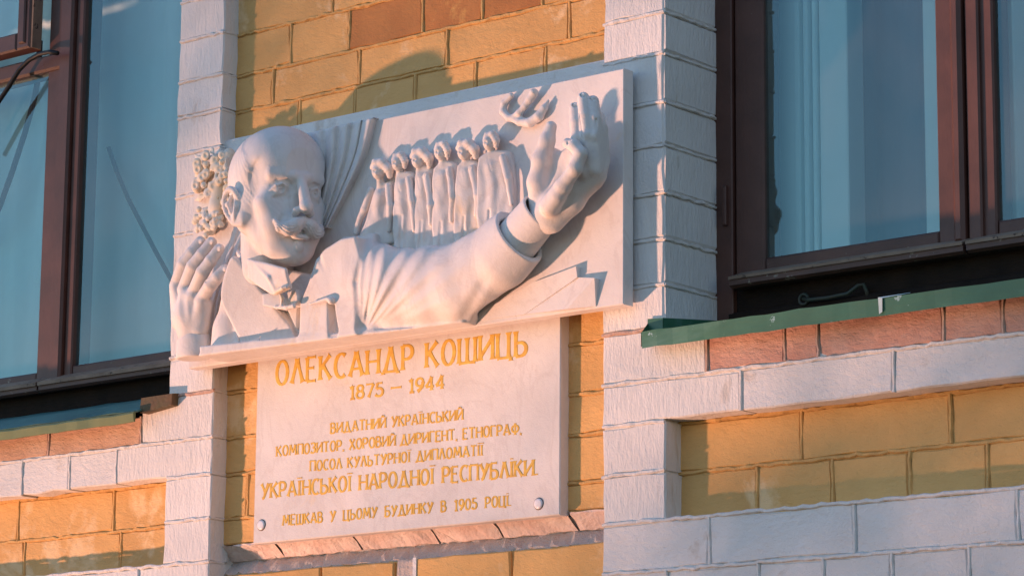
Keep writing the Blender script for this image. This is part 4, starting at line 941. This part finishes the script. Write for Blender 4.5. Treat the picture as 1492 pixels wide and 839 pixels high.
# ---- garland of flowers and grapes at the left edge
F = Field((-.80, -.085, 3.10), (-.63, -SF+.004, 3.37), .0015)
rg = random.Random(11)
def blob(px, py, h, r, k=.002): F.ell(S(px, py, h), (r*rg.uniform(.8, 1.2), r*.8, r*rg.uniform(.8, 1.2)), k)
def flower(px, py, h, r, n=6):
    for i in range(n):
        a = 2*math.pi*i/n+rg.random(); F.ell(S(px+r*825*.62*math.cos(a), py-r*825*.62*math.sin(a), h), (r*.42, .006, r*.42), .0025)
        F.ell(S(px+r*825*.66*math.cos(a), py-r*825*.66*math.sin(a), h+.006), (r*.20, .004, r*.20), .002, 's')
    F.ell(S(px, py, h+.002), (r*.28, .006, r*.28), .001)
def leaf(p0, p1, h, wd):
    a, b = S(*p0, h), S(*p1, h-.006); F.cap(a, (a+b)/2, wd*.4, wd, .002, 'u', ((0, 1, 0), .4)); F.cap((a+b)/2, b, wd, wd*.25, .002, 'u', ((0, 1, 0), .4))
    F.cap(a+np.array([0, -.006, 0]), b+np.array([0, -.005, 0]), .0014, .0008, .002, 's')
F.path([S(334, 225, .050), S(322, 262, .050), S(318, 300, .05), S(306, 335, .045)], [.012, .016, .016, .012], .01)
F.path([S(318, 240, .046), S(296, 252, .045), S(288, 275, .045)], [.010, .013, .010], .01)
for f in ((300, 240, .062, .026), (323, 236, .062, .020), (297, 270, .064, .024), (330, 264, .066, .020), (334, 290, .062, .018)): flower(*f)
for l in (((300, 240), (284, 226), .05, .008), ((296, 232), (300, 219), .05, .007), ((300, 262), (280, 268), .052, .008), ((312, 250), (322, 270), .056, .008), ((330, 250), (338, 240), .054, .007), ((330, 240), (342, 226), .052, .007),
          ((322, 290), (310, 300), .055, .008), ((330, 300), (340, 312), .052, .008), ((300, 285), (284, 292), .050, .007), ((312, 225), (306, 214), .048, .006)): leaf(*l)
for _ in range(44):
    a = rg.random()*6.28; q = math.sqrt(rg.random()); blob(303+21*q*math.cos(a), 322+22*q*math.sin(a), .056+.012*(1-q)+rg.uniform(-.002, .002), .0062, .0008)
for _ in range(10): blob(rg.uniform(318, 336), rg.uniform(268, 312), .060, .0040, .001)
for _ in range(7): F.ell(S(rg.uniform(286, 336), rg.uniform(232, 345), .064), (.004, .008, .0035), .003, 's')
F.ell(S(311, 258, .060), (.009, .02, .011), .003, 's'); F.ell(S(337, 236, .058), (.007, .02, .012), .003, 's'); F.ell(S(330, 322, .058), (.008, .016, .016), .004, 's')
F.build('flower_garland', M['marble_y'], rel)
# ---- stepped shape, lower right
def facet(pts, hs, name='carved_step'):
    F0 = [S(p[0], p[1], h) for p, h in zip(pts, hs)]; n = len(F0); V = F0+[np.array([p[0], -SF+.003, p[2]]) for p in F0]
    return mesh(name, V, [tuple(range(n))[::-1]]+[(i, (i+1) % n, n+(i+1) % n, n+i) for i in range(n)], MARB, rel)
facet([(676, 469), (775, 412), (839, 388), (841, 404), (764, 458)], [SF+.001, SF+.009, SF+.012, SF+.010, SF+.003])
facet([(764, 458), (841, 404), (866, 405), (826, 450)], [SF+.002, SF+.006, SF+.014, SF+.010])
facet([(826, 450), (866, 405), (868, 446)], [SF+.010, SF+.014, SF+.002])

# ------------------------------------------------------------------ the inscribed marble plate below
TY = .016                                                # its front face
pl = thing('inscription_plaque', (-.27, .02, 2.6), 'white marble plate with gold Cyrillic lettering and two bolts, below the carved relief', 'memorial plaque')
PX0, PX1, PZ0, PZ1 = W(368.5, 789, TY)[0], W(815.5, 752, TY)[0], 3-.408, 3-.045
mb = MB(); mb.box(PX0, PX1, TY, RM+.002, PZ0, PZ1, .0018); mb.build('slab', MARB, pl)
# alphabet drawn as strokes in a unit cell: (width, [polylines])
def arc(cx, cy, rx, ry, a0, a1, n=9): return [(cx+rx*math.cos(math.radians(a0+(a1-a0)*i/n)), cy+ry*math.sin(math.radians(a0+(a1-a0)*i/n))) for i in range(n+1)]
G = {
 'А': (.52, [[(0, 0), (.26, 1)], [(.26, 1), (.52, 0)], [(.09, .30), (.43, .30)]]),
 'Б': (.42, [[(0, 0), (0, 1)], [(0, 1), (.36, 1)], [(0, .55), (.2, .55)]+arc(.2, .275, .2, .275, 90, -90)+[(0, 0)]]),
 'В': (.42, [[(0, 0), (0, 1)], [(0, 1), (.15, 1)]+arc(.15, .77, .19, .23, 90, -90)+[(0, .54)], [(0, .54), (.18, .54)]+arc(.18, .27, .22, .27, 90, -90)+[(0, 0)]]),
 'Г': (.36, [[(0, 0), (0, 1)], [(0, 1), (.36, 1)]]),
 'Д': (.60, [[(.08, 0), (.30, 1)], [(.30, 1), (.52, 0)], [(0, 0), (.60, 0)], [(0, 0), (0, -.10)], [(.60, 0), (.60, -.10)]]),
 'Е': (.36, [[(0, 0), (0, 1)], [(0, 1), (.35, 1)], [(0, .55), (.28, .55)], [(0, 0), (.36, 0)]]),
 'З': (.38, [arc(.17, .77, .19, .23, 150, -90), arc(.17, .27, .21, .27, 90, -150)]),
 'И': (.48, [[(0, 0), (0, 1)], [(.48, 0), (.48, 1)], [(0, .12), (.48, .88)]]),
 'Й': (.48, [[(0, 0), (0, 1)], [(.48, 0), (.48, 1)], [(0, .12), (.48, .88)], arc(.24, 1.2, .12, .09, 190, 350, 5)]),
 'І': (.06, [[(.03, 0), (.03, 1)], [(.03, 1.13), (.03, 1.20)]]),
 'Ї': (.14, [[(.07, 0), (.07, 1)], [(-.01, 1.13), (-.01, 1.20)], [(.15, 1.13), (.15, 1.20)]]),
 'К': (.44, [[(0, 0), (0, 1)], [(.40, 1), (.03, .50)], [(.12, .60), (.44, 0)]]),
 'Л': (.46, [[(0, 0), (.22, 1)], [(.22, 1), (.46, 0)]]),
 'М': (.64, [[(0, 0), (.10, 1)], [(.10, 1), (.32, .25)], [(.32, .25), (.54, 1)], [(.54, 1), (.64, 0)]]),
 'Н': (.46, [[(0, 0), (0, 1)], [(.46, 0), (.46, 1)], [(0, .52), (.46, .52)]]),
 'О': (.46, [arc(.23, .5, .23, .5, 90, 450, 16)]),
 'П': (.46, [[(0, 0), (0, 1)], [(.46, 0), (.46, 1)], [(0, 1), (.46, 1)]]),
 'Р': (.40, [[(0, 0), (0, 1)], [(0, 1), (.16, 1)]+arc(.16, .72, .22, .28, 90, -90)+[(0, .44)]]),
 'С': (.42, [arc(.25, .5, .25, .5, 52, 308, 13)]),
 'Т': (.46, [[(.23, 0), (.23, 1)], [(0, 1), (.46, 1)]]),
 'У': (.46, [[(0, 1), (.24, .40)], [(.46, 1), (.16, .06), (.06, 0)]]),
 'Ф': (.56, [[(.28, -.05), (.28, 1.05)], arc(.28, .52, .28, .32, 90, 450, 16)]),
 'Х': (.46, [[(0, 0), (.44, 1)], [(.03, 1), (.46, 0)]]),
 'Ц': (.50, [[(0, 0), (0, 1)], [(.42, 0), (.42, 1)], [(0, 0), (.50, 0)], [(.50, 0), (.50, -.14)]]),
 'Ш': (.62, [[(0, 0), (0, 1)], [(.31, 0), (.31, 1)], [(.62, 0), (.62, 1)], [(0, 0), (.62, 0)]]),
 'Ь': (.40, [[(0, 0), (0, 1)], [(0, .54), (.17, .54)]+arc(.17, .27, .22, .27, 90, -90)+[(0, 0)]]),
 '1': (.22, [[(.15, 0), (.15, 1)], [(.15, 1), (.0, .84)], [(.03, 0), (.27, 0)]]),
 '8': (.40, [arc(.2, .76, .16, .24, 90, 450, 12), arc(.2, .27, .20, .27, 90, 450, 12)]),
 '7': (.40, [[(0, 1), (.40, 1)], [(.40, 1), (.14, 0)]]),
 '5': (.40, [[(.36, 1), (.08, 1)], [(.08, 1), (.04, .58)], [(.04, .58), (.16, .62)]+arc(.17, .31, .22, .31, 88, -150)]),
 '9': (.40, [arc(.20, .70, .19, .30, 0, 360, 14), [(.39, .70), (.36, .35), (.10, 0)]]),
 '4': (.42, [[(.30, 0), (.30, 1)], [(.30, 1), (0, .28)], [(0, .28), (.42, .28)]]),
 '0': (.42, [arc(.21, .5, .21, .5, 90, 450, 16)]),
 '–': (.60, [[(0, .5), (.60, .5)]]), '.': (.08, [[(.03, .0), (.03, .09)]]), ',': (.10, [[(.05, .08), (.01, -.12)]]),
}
def letters(text, p0, p1, hpx, wt, gap=.17, sp=.42):
    a = W(*p0, TY); b = W(*p1, TY); adv = 0; place = []
    for ch in text:
        if ch == ' ': adv += sp; continue
        w_ = G[ch][0]; place.append((ch, adv)); adv += w_+gap
    adv -= gap; H = hpx/825*1.0; sx = (b[0]-a[0])/adv; mb = MB(); y0 = TY+.0006
    for ch, x0 in place:
        jit = random.uniform(-.012, .012)
        for si, pl_ in enumerate(G[ch][1]):
            pts = np.array([(a[0]+(x0+px)*sx, a[2]+(b[2]-a[2])*((x0+px)/adv)+(pz+jit)*H) for px, pz in pl_]); n = len(pts)
            if n == 2:
                pts = np.array([pts[0]*(1-t)+pts[1]*t for t in (0, .12, .5, .88, 1)]); wf = [1.5, 1.0, .86, 1.0, 1.5]; n = 5
            else:
                cl = np.allclose(pts[0], pts[-1], atol=1e-6); wf = [1.0]*n
                if not cl: wf[0] = wf[-1] = 1.35
            v = []
            for i in range(n):
                t = pts[min(i+1, n-1)]-pts[max(i-1, 0)]
                if n > 5 and np.allclose(pts[0], pts[-1], atol=1e-6) and i in (0, n-1): t = pts[1]-pts[-2]
                t = t/np.linalg.norm(t); nn = np.array([-t[1], t[0]])
                vert = abs(t[1]); ww = H*wt*(1.30+1.2*vert)*wf[i]*random.uniform(.94, 1.06)
                for q, yy in ((-1, y0), (-.55, TY-.0006-si*.00013), (.55, TY-.0006-si*.00013), (1, y0)): v.append((pts[i][0]+nn[0]*ww*q, yy, pts[i][1]+nn[1]*ww*q))
            mb.add(v, [(4*i+k, 4*i+k+1, 4*i+5+k, 4*i+4+k) for i in range(n-1) for k in range(3)]+[(0, 1, 2, 3), (4*n-1, 4*n-2, 4*n-3, 4*n-4)])
    return mb.build('inscription_line', M['gold'], pl)
letters('ОЛЕКСАНДР КОШИЦЬ', (403, 561), (767, 517.5), 37, .056, .19, .36)
letters('1875 – 1944', (510, 581.5), (647, 566), 20, .075, .15, .28)
letters('ВИДАТНИЙ УКРАЇНСЬКИЙ', (482, 631), (674, 611), 15.5, .070, .17, .42)
letters('КОМПОЗИТОР, ХОРОВИЙ ДИРИГЕНТ, ЕТНОГРАФ,', (403, 664.5), (760, 631.5), 15.5, .070, .17, .34)
letters('ПОСОЛ КУЛЬТУРНОЇ ДИПЛОМАТІЇ', (452, 686), (703, 663), 15.5, .070, .18, .42)
letters('УКРАЇНСЬКОЇ НАРОДНОЇ РЕСПУБЛІКИ.', (381, 726), (783, 691.5), 23, .064, .16, .42)
letters('МЕШКАВ У ЦЬОМУ БУДИНКУ В 1905 РОЦІ.', (412, 765), (744, 736.5), 15.5, .070, .18, .62)
for px, py in ((381, 764.5), (785, 733.5)):
    c = W(px, py, TY)
    o = MB(); n = 20
    def disc(mb, r, y0, y1, dome=0):
        v = [(c[0]+r*math.cos(6.2832*i/n), y1, c[2]+r*math.sin(6.2832*i/n)) for i in range(n)]+[(c[0]+r*.96*math.cos(6.2832*i/n), y0, c[2]+r*.96*math.sin(6.2832*i/n)) for i in range(n)]+[(c[0]+r*.6*math.cos(6.2832*i/n), y0-dome, c[2]+r*.6*math.sin(6.2832*i/n)) for i in range(n)]+[(c[0], y0-dome*1.2, c[2])]
        mb.add(v, [(i, (i+1) % n, n+(i+1) % n, n+i) for i in range(n)]+[(n+i, n+(i+1) % n, 2*n+(i+1) % n, 2*n+i) for i in range(n)]+[(2*n+i, 2*n+(i+1) % n, 3*n) for i in range(n)])
    disc(o, .0112, TY-.0008, TY+.001); bo = o.build('bolt', M['ring'], pl, True)
    o = MB(); disc(o, .0096, TY-.0022, TY, .0006); o.build('bolt_cap', M['steel'], bo, True)
